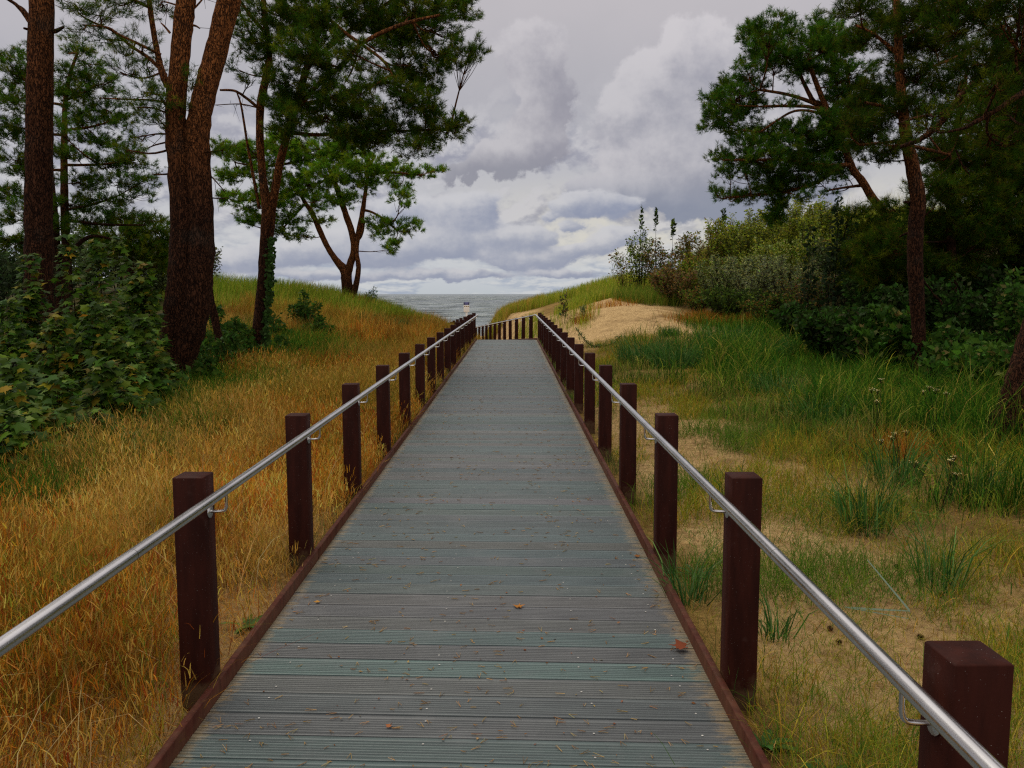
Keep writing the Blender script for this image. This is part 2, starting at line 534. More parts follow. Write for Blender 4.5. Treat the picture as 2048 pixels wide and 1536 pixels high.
    b2 = g.n('ShaderNodeBackground', {0: sky, 1: 1.0}).outputs[0]
    nt.links.new(g.n('ShaderNodeMixShader', {0: .93, 1: b1, 2: b2}).outputs[0], out.inputs[0])


build_world()
sl = bpy.data.lights.new('sun', 'SUN')
sl.energy, sl.angle, sl.color = 1.5, math.radians(38), (1, .93, .80)
so = link(bpy.data.objects.new('sun', sl))
so.rotation_euler = (math.radians(90) - SUN_EL, 0, math.pi - SUN_AZ)
so.location = (0, 0, 40)

cam = bpy.data.cameras.new('camera')
cam.sensor_width, cam.lens = 36, FPX / 2048 * 36
cam.clip_start, cam.clip_end = .05, 60000
co_ = link(bpy.data.objects.new('camera', cam))
co_.location = (0, 0, CAMZ)
co_.rotation_euler = (math.pi / 2 - PITCH, 0, 0)
SC.camera = co_

# ------------------------------------------------------------------ the walk's line
XL, XR, SLOPE = -1.185, .836, .0036
YB, TH = 27.62, math.radians(8.7)              # the bend
DN = .062                                      # fall of the ramp after it
ST = 1.632                                     # post spacing
Y0 = 1.605                                     # centre of the first post


def zdeck(y):
    return SLOPE * y if y < YB else SLOPE * YB - DN * (y - YB)


def path_local(x, y):
    """(lateral, along, deck height) of ground points relative to the walk, for arrays"""
    x, y = np.asarray(x, float), np.asarray(y, float)
    xc = (XL + XR) / 2
    a = (y - YB) * math.cos(TH) - (x - xc) * math.sin(TH)
    l = (x - xc) * math.cos(TH) + (y - YB) * math.sin(TH)
    far = y > YB
    lat = np.where(far, l, x - xc)
    zz = np.where(far, SLOPE * YB - DN * np.clip(a, 0, 21), SLOPE * y)
    return lat, np.where(far, a, y - YB), zz


# ------------------------------------------------------------------ terrain
CP = np.array([
    (-2, -5, -.08), (-10, -5, -.1), (2, -5, -.08), (10, -5, -.05), (-25, -5, 0), (25, -5, 0),
    (-2, 2, -.06), (-2, 6, -.04), (-2, 12, .02), (-2, 20, .1), (-2.2, 26, .2),
    (-5, 4, -.12), (-5, 8, -.15), (-5.5, 14, -.05), (-5.5, 19, .2), (-5.65, 22, .5), (-4.5, 25, .55), (-3, 27, .36),
    (-4.7, 33, .72), (-3.5, 33, .34), (-2.7, 34, .05), (-6.5, 33, 1.28), (-9, 32, 1.6), (-12, 33, 1.8), (-18, 34, 2.2), (-10.8, 29, 1.35),
    (-12, 22, .6), (-12, 15, .1), (-12, 8, -.1), (-20, 15, .3), (-20, 25, 1.3), (-30, 30, 2), (-30, 10, .3),
    (-8, 45, .6), (-15, 48, .8), (-5, 46, -.7), (-25, 50, .8),
    (1.6, 2, -.06), (1.6, 8, -.02), (1.7, 15, .05), (1.8, 20, .14), (2.3, 24, .36), (2, 28, .65),
    (4, 4, -.04), (4, 9, .0), (4, 14, .12), (4.5, 20, .42), (3.7, 22, .58), (5, 27, 1.05), (3, 28, 1.05), (4.2, 32, 1.5), (5.9, 31, 1.2), (6.9, 28, .85),
    (8.4, 24, .6), (4.8, 42, 1.95), (2.1, 44, 1.2), (-.1, 45, .5), (-1.5, 46, .05), (1.6, 33, .75), (1, 38, .6),
    (9, 32, 1.9), (7, 36, 2.15), (9, 36, 2.75), (12, 36, 3.7), (16, 35, 4.2), (22, 34, 4.3), (10, 27, 1.1), (14, 25, 1.2), (10, 30, 1.7),
    (8, 20, .4), (8, 14, .05), (7, 9, -.05), (12, 14, .1), (12, 8, 0), (20, 12, .2), (20, 22, 1.3), (30, 25, 3), (30, 10, .4),
    (8, 52, .8), (15, 50, 1.6), (25, 50, 2), (0, 55, -1.6),
] + [(xx, yy, zz) for xx in (-30, -12, 2, 14, 30) for yy, zz in ((62, -1.9), (76, -2.4), (92, -3.05), (110, -4.0))], float)


def _tps():
    p, n = CP[:, :2], len(CP)
    r2 = ((p[:, None] - p[None]) ** 2).sum(-1)
    K = .5 * r2 * np.log(r2 + 1e-12) + np.eye(n) * .15
    A = np.zeros((n + 3, n + 3))
    A[:n, :n] = K
    A[:n, n], A[:n, n + 1:] = 1, p
    A[n, :n], A[n + 1:, :n] = 1, p.T
    return np.linalg.solve(A, np.concatenate([CP[:, 2], [0, 0, 0]]))


WT = _tps()


def ground(x, y):
    x, y = np.broadcast_arrays(np.asarray(x, float), np.asarray(y, float))
    sh = x.shape
    x, y = x.ravel(), y.ravel()
    xc, yc = np.clip(x, -31, 31), np.clip(y, -6, 112)
    out = np.zeros(len(x))
    for s in range(0, len(x), 20000):
        e = slice(s, s + 20000)
        r2 = (xc[e, None] - CP[None, :, 0]) ** 2 + (yc[e, None] - CP[None, :, 1]) ** 2
        out[e] = (.5 * r2 * np.log(r2 + 1e-12)) @ WT[:-3] + WT[-3] + WT[-2] * xc[e] + WT[-1] * yc[e]
    out += (vnoise(x, y, 3.1, 9) - .5) * .16 + (vnoise(x, y, 1.3) - .5) * .09 + (vnoise(x, y, .45, 1) - .5) * .035
    lat, al, zz = path_local(x, y)
    hw = (XR - XL) / 2
    t = sstep(hw + .12, hw + 1.3, np.abs(lat))
    t = np.where((y > YB) & (al > 21), np.maximum(t, sstep(21, 24, al)), t)
    out = (zz - .055) * (1 - t) + out * t
    return out.reshape(sh)


def g3(x, y):
    return np.stack([x, y, ground(x, y)], -1)


def sandmask(x, y):
    """1 where bare sand shows, 0 under closed grass"""
    n = vnoise(x, y, 2.2, 2) * .6 + vnoise(x, y, .7, 4) * .4
    face = sstep(.9, 1.3, x) * sstep(7.2, 5.2, x + (n - .5) * 3.5) * sstep(20.5, 22.5, y + (n - .5) * 3) * sstep(36, 31.5, y + (n - .5) * 5)
    near = sstep(1.0, 1.3, x) * sstep(4.2, 1.9, x + (n - .5) * 2.6) * sstep(20, 6, y) * .85
    left = sstep(-1.0, -1.25, x) * sstep(-2.3, -1.5, x + (n - .5) * .8) * sstep(7, 2, y) * .8
    lag = sstep(-3.2, -4, x) * sstep(-5.2, -4.6, x) * sstep(26, 28, y) * sstep(32, 30, y) * .5
    beach = sstep(52, 56, y)
    bend = sstep(1.5, .5, np.abs(x - .2)) * sstep(27, 29, y) * sstep(44, 40, y)
    return np.clip(np.maximum.reduce([face, near, left, lag, beach, bend]), 0, 1)


def build_ground():
    def axis(lo, hi, n, k):
        t = np.linspace(-1, 1, n)
        s = np.sinh(t * k) / math.sinh(k)
        return np.where(s < 0, -s * lo, s * hi)
    xs = axis(-160, 160, 330, 4.6)
    ys = np.concatenate([np.linspace(-8, 0, 14)[:-1], np.linspace(0, 16, 170)[:-1], np.linspace(16, 50, 190)[:-1], np.linspace(50, 112, 50)])
    gx, gy = np.meshgrid(xs, ys)
    V = np.stack([gx, gy, ground(gx, gy)], -1).reshape(-1, 3)
    nx, ny = len(xs), len(ys)
    j, i = np.meshgrid(np.arange(ny - 1), np.arange(nx - 1), indexing='ij')
    Q = np.stack([j * nx + i, j * nx + i + 1, (j + 1) * nx + i + 1, (j + 1) * nx + i], -1).reshape(-1, 4)
    x, y = V[:, 0], V[:, 1]
    s = sandmask(x, y)[:, None]
    n = vnoise(x, y, 1.1, 6)[:, None]
    sand = np.array([.60, .41, .19])
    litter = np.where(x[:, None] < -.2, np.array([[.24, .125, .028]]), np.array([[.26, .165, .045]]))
    shade = sstep(5, 8, np.abs(x))[:, None]  # litter colour turns darker and greener away from the walk
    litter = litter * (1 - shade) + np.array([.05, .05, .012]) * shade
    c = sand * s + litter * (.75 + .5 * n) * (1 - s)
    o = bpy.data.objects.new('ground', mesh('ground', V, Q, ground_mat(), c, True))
    link(o)
    tag(o, 'sandy dune ground rising on both sides of the boardwalk', 'ground', kind='structure')
    ys = [84.0]
    while ys[-1] < 2600: ys.append(ys[-1] * 1.0036 + .05)
    ys = np.array(ys)
    tx = np.linspace(-.8, .8, 330)
    gx = tx[None, :] * (ys[:, None] + 20)
    gy = np.broadcast_to(ys[:, None], gx.shape)
    zz = np.zeros(gx.shape)
    rw = np.random.default_rng(21)
    for k in range(46):
        lam = 5.5 * (60 / 5.5) ** rw.random()
        th = rw.normal(-1.75, .42)
        amp = .0070 * lam ** .8
        ph = rw.uniform(0, 6.28)
        sn = np.sin((gx * math.cos(th) + gy * math.sin(th)) * 2 * math.pi / lam + ph)
        zz += amp * (1 - np.abs(sn)) * 1.6 * (.4 + .9 * vnoise(gx, gy, lam * 3.5, k)) * np.clip(lam * 26 / gy, 0, 1)
    zz *= sstep(84, 110, gy) * (1 - sstep(1500, 2600, gy))
    nx, ny = len(tx), len(ys)
    V = np.stack([gx, gy, zz - 3.1], -1).reshape(-1, 3)
    j, i = np.meshgrid(np.arange(ny - 1), np.arange(nx - 1), indexing='ij')
    Q = np.stack([j * nx + i, j * nx + i + 1, (j + 1) * nx + i + 1, (j + 1) * nx + i], -1).reshape(-1, 4)
    m = len(V)
    ye = ys[-1]
    V = np.vstack([V, [(-.8 * (ye + 20), ye, -3.1), (.8 * (ye + 20), ye, -3.1), (40000, 50000, -3.1), (-40000, 50000, -3.1)]])
    Q = np.vstack([Q, [[m, m + 1, m + 2, m + 3]]])
    sea = bpy.data.objects.new('sea', mesh('sea', V, Q, sea_mat(), None, True))
    link(sea)
    tag(sea, 'choppy grey-green sea reaching the horizon', 'sea', kind='structure')


build_ground()

# ------------------------------------------------------------------ boardwalk
M_deck = deck_mat()
M_post = post_mat('maroon_recycled_post', (.028, .0060, .0032))
M_kerb = post_mat('maroon_edge_board', (.058, .016, .010), .22)
M_steel = steel_mat()
TEAL, GREY, DARK = np.array([.060, .086, .084]), np.array([.082, .086, .083]), np.array([.066, .080, .081])


def deck_board_profile():
    """(offset along the walk, height) of a grooved board 0.155 m wide"""
    pr = [(0, -.03), (0, -.0015), (.0015, 0), (.017, 0)]
    s = .017
    while s < .128:
        pr += [(s + .0008, -.008), (s + .0066, -.008), (s + .0074, 0), (s + .0168, 0)]
        s += .0168
    pr += [(.1500, 0), (.1515, -.0015), (.1515, -.03)]
    return np.array(pr)


def build_deck():
    root = MB()
    pr = deck_board_profile()
    k = len(pr)
    skew = math.tan(math.radians(2.1))
    for sec in (0, 1):
        y = -1.6 if sec == 0 else 0.0
        end = YB + .1 if sec == 0 else 21.0
        while y < end:
            q = R.random()
            c = TEAL if q < .36 else (GREY if q < .72 else DARK)
            c = c * math.exp(R.normal(0, .10)) * np.exp(R.normal(0, .03, 3))
            dz = R.normal(0, .0008)
            rows = []
            for xx in (XL, XR):
                yy = y + pr[:, 0] - (xx + .17) * skew * (1 if sec == 0 else 0)
                if sec == 0:
                    zz = SLOPE * yy + pr[:, 1] + dz
                    rows.append(np.stack([np.full(k, xx), yy, zz], -1))
                else:
                    xc = (XL + XR) / 2
                    lx = xx - xc
                    wx = xc + lx * math.cos(TH) - yy * math.sin(TH)
                    wy = YB + .05 + lx * math.sin(TH) + yy * math.cos(TH)
                    rows.append(np.stack([wx, wy, SLOPE * YB - .004 - DN * yy + pr[:, 1] + dz], -1))
            V = np.concatenate(rows)
            i = np.arange(k - 1)
            root.add(V, Q=np.stack([i, i + k, i + k + 1, i + 1], -1), col=c)
            if sec == 0 and y < 14:
                for sx in (-.98, -.335, .30, .70):              # screw heads
                    cx, cy = sx + R.normal(0, .012), y + (.045 if R.random() < .5 else .11) - (sx + .17) * skew
                    a = np.linspace(0, 2 * math.pi, 7)[:-1]
                    Vs = np.stack([cx + .0045 * np.cos(a), cy + .0045 * np.sin(a), np.full(6, SLOPE * cy + .0012)], -1)
                    root.add(Vs, T=[(0, 1, 2), (0, 2, 3), (0, 3, 4), (0, 4, 5)], col=(.42, .4, .36))
            y += .160
    o = root.build('boardwalk', M_deck)
    tag(o, 'long grooved grey-teal board deck running towards the sea', 'boardwalk', kind='structure')
    # edge boards
    for side in (-1, 1):
        x0, x1 = (XL - .03, XL) if side < 0 else (XR, XR + .03)
        y = -1.6
        while y < YB:
            L = min(3.264, YB + .02 - y)
            mb = MB()
            box(mb, x0, x1, 0, L - .006, -.13, .062, bev=.003)
            jz = R.normal(0, .002)
            ob = mb.build('edge_board', M_kerb, o)
            ob.location = (R.normal(0, .0015), y, SLOPE * y + jz)
            ob.rotation_euler = (SLOPE, 0, R.normal(0, .0008))
            y += L
        y = 0.0
        while y < 20.5:
            mb = MB()
            box(mb, x0 - (XL + XR) / 2, x1 - (XL + XR) / 2, 0, 3.26, -.13, .062, bev=.003)
            ob = mb.build('edge_board', M_kerb, o)
            ob.location = ((XL + XR) / 2 - y * math.sin(TH), YB + .05 + y * math.cos(TH), SLOPE * YB - DN * y)
            ob.rotation_euler = (-DN, 0, TH)
            y += 3.27


build_deck()


def build_railings():
    mb = MB(); box(mb, -.06, .06, -.06, .06, -.35, .905, bev=.0035)
    pm = mb.build('post', M_post)
    post_me = pm.data
    bpy.data.objects.remove(pm)
    br = {}
    for side in (-1, 1):                                    # bracket: flange, arm, upright
        s = -side                                           # towards the walk
        mb = MB()
        zf = .755
        a = np.linspace(0, 2 * math.pi, 13)[:-1]
        ring = lambda xx, r: np.stack([np.full(12, xx), r * np.cos(a), zf + r * np.sin(a)], -1)
        V = np.concatenate([ring(s * .0605, .026), ring(s * .0655, .026), [(s * .0655, 0, zf)]])
        mb.add(V, Q=[(q, (q + 1) % 12, 12 + (q + 1) % 12, 12 + q) for q in range(12)], T=[(12 + q, 12 + (q + 1) % 12, 24) for q in range(12)])
        tube(mb, [(s * .06, 0, zf), (s * .095, 0, zf), (s * .118, 0, zf + .004), (s * .128, 0, zf + .018), (s * .13, 0, zf + .045), (s * .13, 0, zf + .084)], [.0062] * 6, 8, 20)
        ob = mb.build('bracket', M_steel, smooth=True)
        br[side] = ob.data
        bpy.data.objects.remove(ob)
    for side, lab in ((-1, 'railing of maroon posts and steel handrail beside the orange dry grass'),
                      (1, 'railing of maroon posts and steel handrail beside the sandy green slope')):
        xp = (XL - .03 - .002 - .06) if side < 0 else (XR + .03 + .002 + .06)
        root = thing('railing', lab, 'railing', (xp, Y0, 0), group='railings along the boardwalk')
        xr = xp - side * .13
        rail = []
        rail.append((xr, -1.4, zdeck(-1.4) + .842))
        xc = (XL + XR) / 2
        lat = xp - xc
        lr = xr - xc
        for k in range(0, 17 + 12):
            if k < 17:
                p = np.array([xp, Y0 + ST * k, SLOPE * (Y0 + ST * k)]); rz = 0
                rp = np.array([xr, p[1], p[2] + .842])
            else:
                a = ST * (k - 16)
                off = lat * math.sin(TH)
                p = np.array([xc + lat * math.cos(TH) - a * math.sin(TH), YB + .05 + off + a * math.cos(TH) if False else YB + lat * 0 + a * math.cos(TH), SLOPE * YB - DN * a]); rz = TH
                rp = np.array([xc + lr * math.cos(TH) - a * math.sin(TH), p[1], p[2] + .842])
            po = bpy.data.objects.new('post', post_me)
            link(po, root)
            po.location = p - np.array(root.location)
            po.rotation_euler = (R.normal(0, .003), R.normal(0, .003), rz + R.normal(0, .012))
            b = bpy.data.objects.new('bracket', br[side])
            link(b, po)
            rail.append(rp)
            if k == 16: rail.append(rp + np.array([-.03 * (side < 0), .25, -.004]))
        mb = MB()
        pts = np.array(rail) - np.array(root.location)
        # straight pieces with short bends
        dense = [pts[0]]
        for i in range(1, len(pts)):
            dense += [pts[i - 1] * .5 + pts[i] * .5, pts[i]]
        tube(mb, dense, [.0195] * len(dense), 14, len(dense) * 2, cap=True)
        for j in (2.42, 5.7, 8.9):                           # welded seams
            c = np.array([xr, j, zdeck(j) + .842]) - np.array(root.location)
            tube(mb, [c, c + np.array([0, .004, 0])], [.0202, .0202], 14, 2)
        mb.build('handrail', M_steel, root, smooth=True)


build_railings()


# ------------------------------------------------------------------ pines
BLOW, BTOP = np.array([.080, .034, .018]), np.array([.31, .118, .036])


def bark_col(z, low, high):
    t = sstep(low, high, np.asarray(z))[:, None]
    return BLOW * (1 - t) + BTOP * t


class Pine:
    """trunks and limbs given as pixel polylines at a distance, crown as pixel clumps"""
    def __init__(s, name, label, y, base_px, greens, group=None, orange=(2.2, 6.0)):
        s.y = y
        bx = X(base_px, y)
        s.loc = np.array([bx, y, float(ground(bx, y)) - .03])
        s.o = thing(name, label, 'tree', s.loc, group=group)
        s.tr, s.cr, s.nodes, s.greens, s.orange = MB(), MB(), [], np.asarray(greens, float), orange

    def limb(s, pts, sides=10, rough=.05, keep=True, dy=0.0):
        """pts: (px, py, width_px[, dy])"""
        P3, rad = [], []
        for q in pts:
            d = s.y + (q[3] if len(q) > 3 else 0) + dy
            P3.append(P(q[0], q[1], d)); rad.append(q[2] * d / FPX / 2)
        n = max(6, len(pts) * 5)
        v0 = s.tr.n
        c = tube(s.tr, P3, rad, sides, n, rough)
        V = s.tr.V[-1]
        s.tr.C[-1] = bark_col(V[:, 2] - s.loc[2], *s.orange)
        if keep: s.nodes += list(c[len(c) // 4:])
        return c

    def trunk_down(s, px, py, w, flare=1.5):
        return [(px, py, w * flare)]

    def clumps(s, lst, dens=230, needles=15, nl=.075, up=.55, size=1.0, join=True):
        """lst: (px, py, rx_px, ry_px[, dy[, depth radius m]])"""
        A, D = [], []
        nodes = np.array(s.nodes) if s.nodes else None
        for q in lst:
            px, py, rx, ry = q[:4]
            dy = q[4] if len(q) > 4 else R.normal(0, .35)
            d = s.y + dy
            c = P(px, py, d)
            r = np.array([rx * d / FPX, max(.35, .75 * rx * d / FPX), ry * d / FPX])
            if len(q) > 5: r[1] = q[5]
            area = math.pi * r[0] * r[2]
            nsub = max(4, int(area * dens * 2.6 / 9))
            u = unit(R.normal(size=(nsub, 3))) * (R.random((nsub, 1)) ** .45)
            sub = c + u * r
            if join and nodes is not None:
                dd = np.linalg.norm(nodes - c, axis=1) + .6 * np.maximum(0, nodes[:, 2] - c[2])
                a = nodes[int(np.argmin(dd))]
                m = (a + c) / 2 + np.array([0, 0, -.06 * np.linalg.norm(c - a)]) + R.normal(0, .06, 3)
                L = np.linalg.norm(c - a)
                tube(s.tr, [a, m, c], [.012 + .009 * L, .010 + .005 * L, .010], 5, 8)
                s.tr.C[-1] = bark_col(s.tr.V[-1][:, 2] - s.loc[2], *s.orange)
                hub = np.array([a * (1 - f) ** 2 + 2 * m * f * (1 - f) + c * f * f for f in (.55, .75, 1.0)])
            else:
                hub = np.array([c])
            hi = R.integers(0, len(hub), nsub)
            mid = (hub[hi] + sub) / 2 + np.array([0, 0, -.04])
            sticks(s.tr, hub[hi], mid, .008, .006, col=BTOP * .6)
            sticks(s.tr, mid, sub, .006, .0035, col=BTOP * .5)
            ns = 6
            out = unit((sub - hub[hi]) * np.array([1, 1, .6]))
            for k in range(ns):
                p = sub + R.normal(0, 1, (nsub, 3)) * np.array([.065, .065, .04]) * size
                A.append(p)
                D.append(unit(out * .8 + np.array([0, 0, up]) + R.normal(0, .42, (nsub, 3))))
        A, D = np.concatenate(A), np.concatenate(D)
        n = len(A)
        Ls = R.uniform(.07, .17, n)[:, None] * size
        sticks(s.tr, A, A + D * Ls, .004, .003, col=(.07, .05, .02))
        # needles round each shoot
        nn = int(needles * 1.9)
        base = np.repeat(A, nn, 0) + np.repeat(D * Ls, nn, 0) * R.random((n * nn, 1))
        Dr = np.repeat(D, nn, 0)
        perp = unit(np.cross(Dr, R.normal(size=Dr.shape)))
        nd = unit(Dr * R.uniform(.35, 1.3, (n * nn, 1)) + perp)
        L = (1.3 * nl * size * R.uniform(.7, 1.2, (n * nn, 1)))
        w = max(.0062, .00046 * s.y) * (nl / .085)
        sd = unit(np.cross(nd, R.normal(size=nd.shape))) * w * .5
        V = np.stack([base - sd, base + sd, base + nd * L], 1)
        gi = R.choice(len(s.greens), n)
        col = s.greens[gi] * np.exp(R.normal(0, .2, (n, 1)))
        # a fine drift of hue through the crown
        col = col * (.8 + .45 * vnoise(A[:, 0] * 1.0 + A[:, 2], A[:, 1] + A[:, 2] * .7, .55))[:, None]
        col = np.repeat(col, nn, 0)
        old = R.random(len(col)) < .035
        col[old] = np.array([.16, .085, .025]) * np.exp(R.normal(0, .2, (old.sum(), 1)))
        s.cr.add(V, T=(np.arange(len(V)) * 3)[:, None] + np.array([[0, 1, 2]]), col=np.repeat(col, 3, 0))

    def stubs(s, lst):
        for a, b, w in lst:
            p, q = P(a[0], a[1], s.y), P(b[0], b[1], s.y + R.normal(0, .15))
            m = (p + q) / 2 + R.normal(0, .03, 3)
            r = w * s.y / FPX / 2
            tube(s.tr, [p, m, q], [r, r * .75, r * .4], 5, 7)
            s.tr.C[-1] = bark_col(s.tr.V[-1][:, 2] - s.loc[2], *s.orange) * .8

    def dead(s, pts, w, tw=6):
        """bare dead branch with short twigs"""
        c = s.limb([(q[0], q[1], w * (1 - .7 * i / len(pts))) for i, q in enumerate(pts)], 5, .03, keep=False)
        i = R.integers(2, len(c), tw)
        e = c[i] + R.normal(0, .22, (tw, 3))
        sticks(s.tr, c[i], e, .005, .002, col=BLOW * .8)
        return c

    def done(s):
        t = s.tr.build('trunk', M_bark, s.o, smooth=True)
        V = None
        for o in (t,):
            o.data.transform(__import__('mathutils').Matrix.Translation(-o.parent.location))
        if s.cr.n:
            c = s.cr.build('crown', M_needle, s.o)
            c.data.transform(__import__('mathutils').Matrix.Translation(-c.parent.location))
        return s.o


def gz(px, y):
    """pixel row of the ground at pixel column px, distance y"""
    x = X(px, y)
    z = float(ground(x, y))
    d = np.array([x, y, z - CAMZ])
    f, u = d[1] * cp - d[2] * sp, d[1] * sp + d[2] * cp
    return 768 - FPX * u / f


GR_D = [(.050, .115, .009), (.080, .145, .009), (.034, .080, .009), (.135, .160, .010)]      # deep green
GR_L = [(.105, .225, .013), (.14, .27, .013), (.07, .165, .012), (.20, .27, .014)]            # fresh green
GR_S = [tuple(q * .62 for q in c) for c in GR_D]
GR_B = [(.042, .118, .010), (.068, .150, .011), (.028, .082, .010), (.115, .165, .011)]                          # blue green


def pines_left():
    # tall single trunk at the left edge
    t = Pine('pine_tree', 'tall straight single-trunked pine nearest the left edge, its crown above the picture', 13, 75, GR_D, 'pines left of the boardwalk', (3.0, 8.0))
    b = gz(75, 13)
    t.limb([(75, b + 12, 74), (76, b - 25, 62), (77, 640, 56), (78, 540, 53), (77, 400, 50), (79, 250, 49), (81, 120, 46), (83, 0, 44), (84, -150, 40), (86, -400, 32), (84, -700, 22)], 20, .035)
    t.stubs([((96, 62), (128, 53), 12), ((62, 45), (30, 8), 9), ((30, 8), (-5, -8), 6), ((60, 60), (50, 56), 6)])
    t.limb([(60, 45, 8), (35, 12, 7), (0, -10, 5), (-60, -40, 4)], 6)
    t.limb([(88, -200, 14), (140, -260, 11), (230, -280, 7)], 6)
    t.limb([(80, -240, 14), (20, -330, 11), (-60, -360, 7)], 6)
    t.clumps([(200, -260, 110, 50), (20, -330, 110, 55), (100, -420, 130, 60), (-60, -200, 80, 40), (130, -560, 110, 70), (40, -650, 90, 60), (180, -120, 70, 30)], dens=110, needles=12)  # upper crown out of view, added to shade the undergrowth below
    t.done()

    # double trunk
    t = Pine('pine_tree', 'big double-trunked pine forking into two leaning orange stems', 13.2, 355, GR_D, 'pines left of the boardwalk', (2.6, 5.2))
    b = gz(350, 13.2)
    t.limb([(336, b + 14, 80), (338, b - 24, 64), (346, 700, 58), (353, 650, 57), (362, 560, 52), (366, 450, 47), (360, 340, 45), (353, 270, 40), (352, 205, 38), (358, 140, 36), (364, 70, 37), (372, 0, 36), (379, -80, 34), (380, -300, 26), (370, -560, 16)], 18, .04)
    t.limb([(344, b + 10, 66), (350, b - 20, 56), (368, 700, 56), (384, 645, 56), (398, 560, 54), (402, 450, 49), (397, 340, 47), (395, 270, 46), (405, 205, 43), (422, 140, 41), (441, 70, 41), (458, 0, 43), (474, -80, 38), (500, -300, 28), (510, -560, 16)], 18, .04)
    t.limb([(336, 172, 16, .2), (326, 150, 14, .2), (318, 120, 12, .3), (308, 68, 11, .4), (298, 0, 10, .4), (285, -120, 8, .4)], 8)
    t.limb([(332, 150, 8, .3), (300, 118, 7, .4), (262, 92, 6, .5), (225, 62, 5, .5), (180, 42, 4, .6)], 6)
    t.limb([(322, 110, 7, .2), (286, 92, 6, .1), (240, 70, 5, 0), (215, 55, 4, 0), (165, 50, 3, 0)], 6)
    t.limb([(300, 15, 7, .4), (250, -5, 6, .4), (210, 0, 5, .5)], 6)
    t.dead([(334, 206), (300, 200), (240, 198), (200, 196)], 5, 7)
    t.dead([(334, 284), (310, 290), (296, 296)], 4, 3)
    t.dead([(338, 348), (318, 349), (304, 348)], 4, 2)
    t.dead([(340, 66), (330, 54), (322, 46)], 5, 2)
    t.dead([(368, 36), (395, 10), (410, -8)], 5, 2)
    t.dead([(420, 350), (440, 372), (450, 385)], 3, 3)
    t.dead([(416, 395), (440, 397), (456, 395)], 3, 2)
    t.dead([(384, 50), (392, 52), (400, 57)], 5, 1)
    t.clumps([(150, 8, 50, 22), (200, 30, 50, 22), (250, 10, 50, 20), (320, 12, 30, 22), (160, 58, 30, 14), (215, 78, 34, 18), (250, 110, 34, 20), (285, 90, 36, 18),
              (240, 145, 40, 16), (300, 150, 30, 24), (290, 185, 34, 24), (320, 195, 26, 26), (310, 230, 30, 22), (275, 215, 24, 14), (325, 255, 18, 16), (270, 275, 22, 12), (255, 300, 22, 12),
              (385, 165, 22, 18), (380, 215, 16, 20), (445, 300, 14, 20)], dens=170, needles=15, nl=.075)
    t.limb([(375, -200, 12), (320, -260, 9), (250, -260, 6)], 6)
    t.limb([(500, -250, 12), (540, -330, 9), (600, -340, 6)], 6)
    t.clumps([(330, -330, 150, 70), (480, -360, 150, 70), (400, -520, 130, 90), (240, -220, 80, 40), (600, -300, 90, 40)], dens=100, needles=12)  # unseen crown over both stems, put in to darken the left understory
    t.done()

    # ivy-clad pine with the big overhanging dark crown
    t = Pine('pine_tree', 'pine with ivy up its lower trunk and a huge dark crown overhanging the grass', 17.5, 515, GR_D, 'pines left of the boardwalk', (2.2, 4.4))
    b = gz(512, 17.5)
    t.limb([(510, b + 8, 48), (512, b - 12, 36), (520, 650, 29), (529, 560, 27), (533, 480, 26), (537, 425, 27), (529, 380, 17), (524, 340, 15), (520, 280, 15), (521, 210, 15), (530, 165, 15), (538, 110, 12), (530, 40, 11), (524, -40, 10), (520, -160, 8)], 16, .03)
    t.limb([(537, 440, 22), (546, 405, 17), (556, 345, 16), (566, 300, 15), (580, 250, 15), (600, 180, 14), (625, 100, 13), (650, 20, 12), (670, -80, 10), (680, -200, 8)], 12, .03)
    t.limb([(588, 225, 10, -.2), (640, 165, 9, -.5), (690, 125, 9, -.8), (722, 88, 8, -1.0), (800, 50, 7, -1.2), (880, 30, 5, -1.4)], 8)
    t.limb([(722, 88, 8, -1.0), (690, 65, 7, -.9), (650, 30, 6, -.8)], 7)
    t.limb([(725, 90, 7, -1.0), (765, 120, 6, -1.2), (785, 150, 4, -1.3)], 6)
    t.limb([(590, 210, 9, .4), (650, 200, 8, .6), (720, 175, 7, .8), (800, 172, 5, 1.0), (870, 250, 4, 1.0)], 7)
    t.limb([(575, 265, 9, .2), (640, 270, 7, .3), (700, 265, 6, .3), (800, 262, 5, .2), (900, 258, 4, .1)], 7)
    t.limb([(616, 130, 9, .5), (700, 60, 8, .8), (800, -10, 6, 1.0)], 7)
    t.limb([(526, 60, 8, 0), (500, 30, 7, -.1), (480, 0, 5, -.1)], 6)
    t.limb([(521, 220, 7, -.1), (495, 198, 6, -.2), (470, 182, 5, -.3), (440, 180, 4, -.3)], 6)
    t.dead([(519, 418), (508, 360), (495, 290), (483, 215), (474, 185)], 7, 12)
    t.dead([(514, 215), (480, 208), (430, 210)], 3, 6)
    t.dead([(716, 100), (704, 140), (690, 165)], 5, 5)
    t.limb([(478, 12, 4), (484, 35, 4), (505, 45, 4)], 5, keep=False)
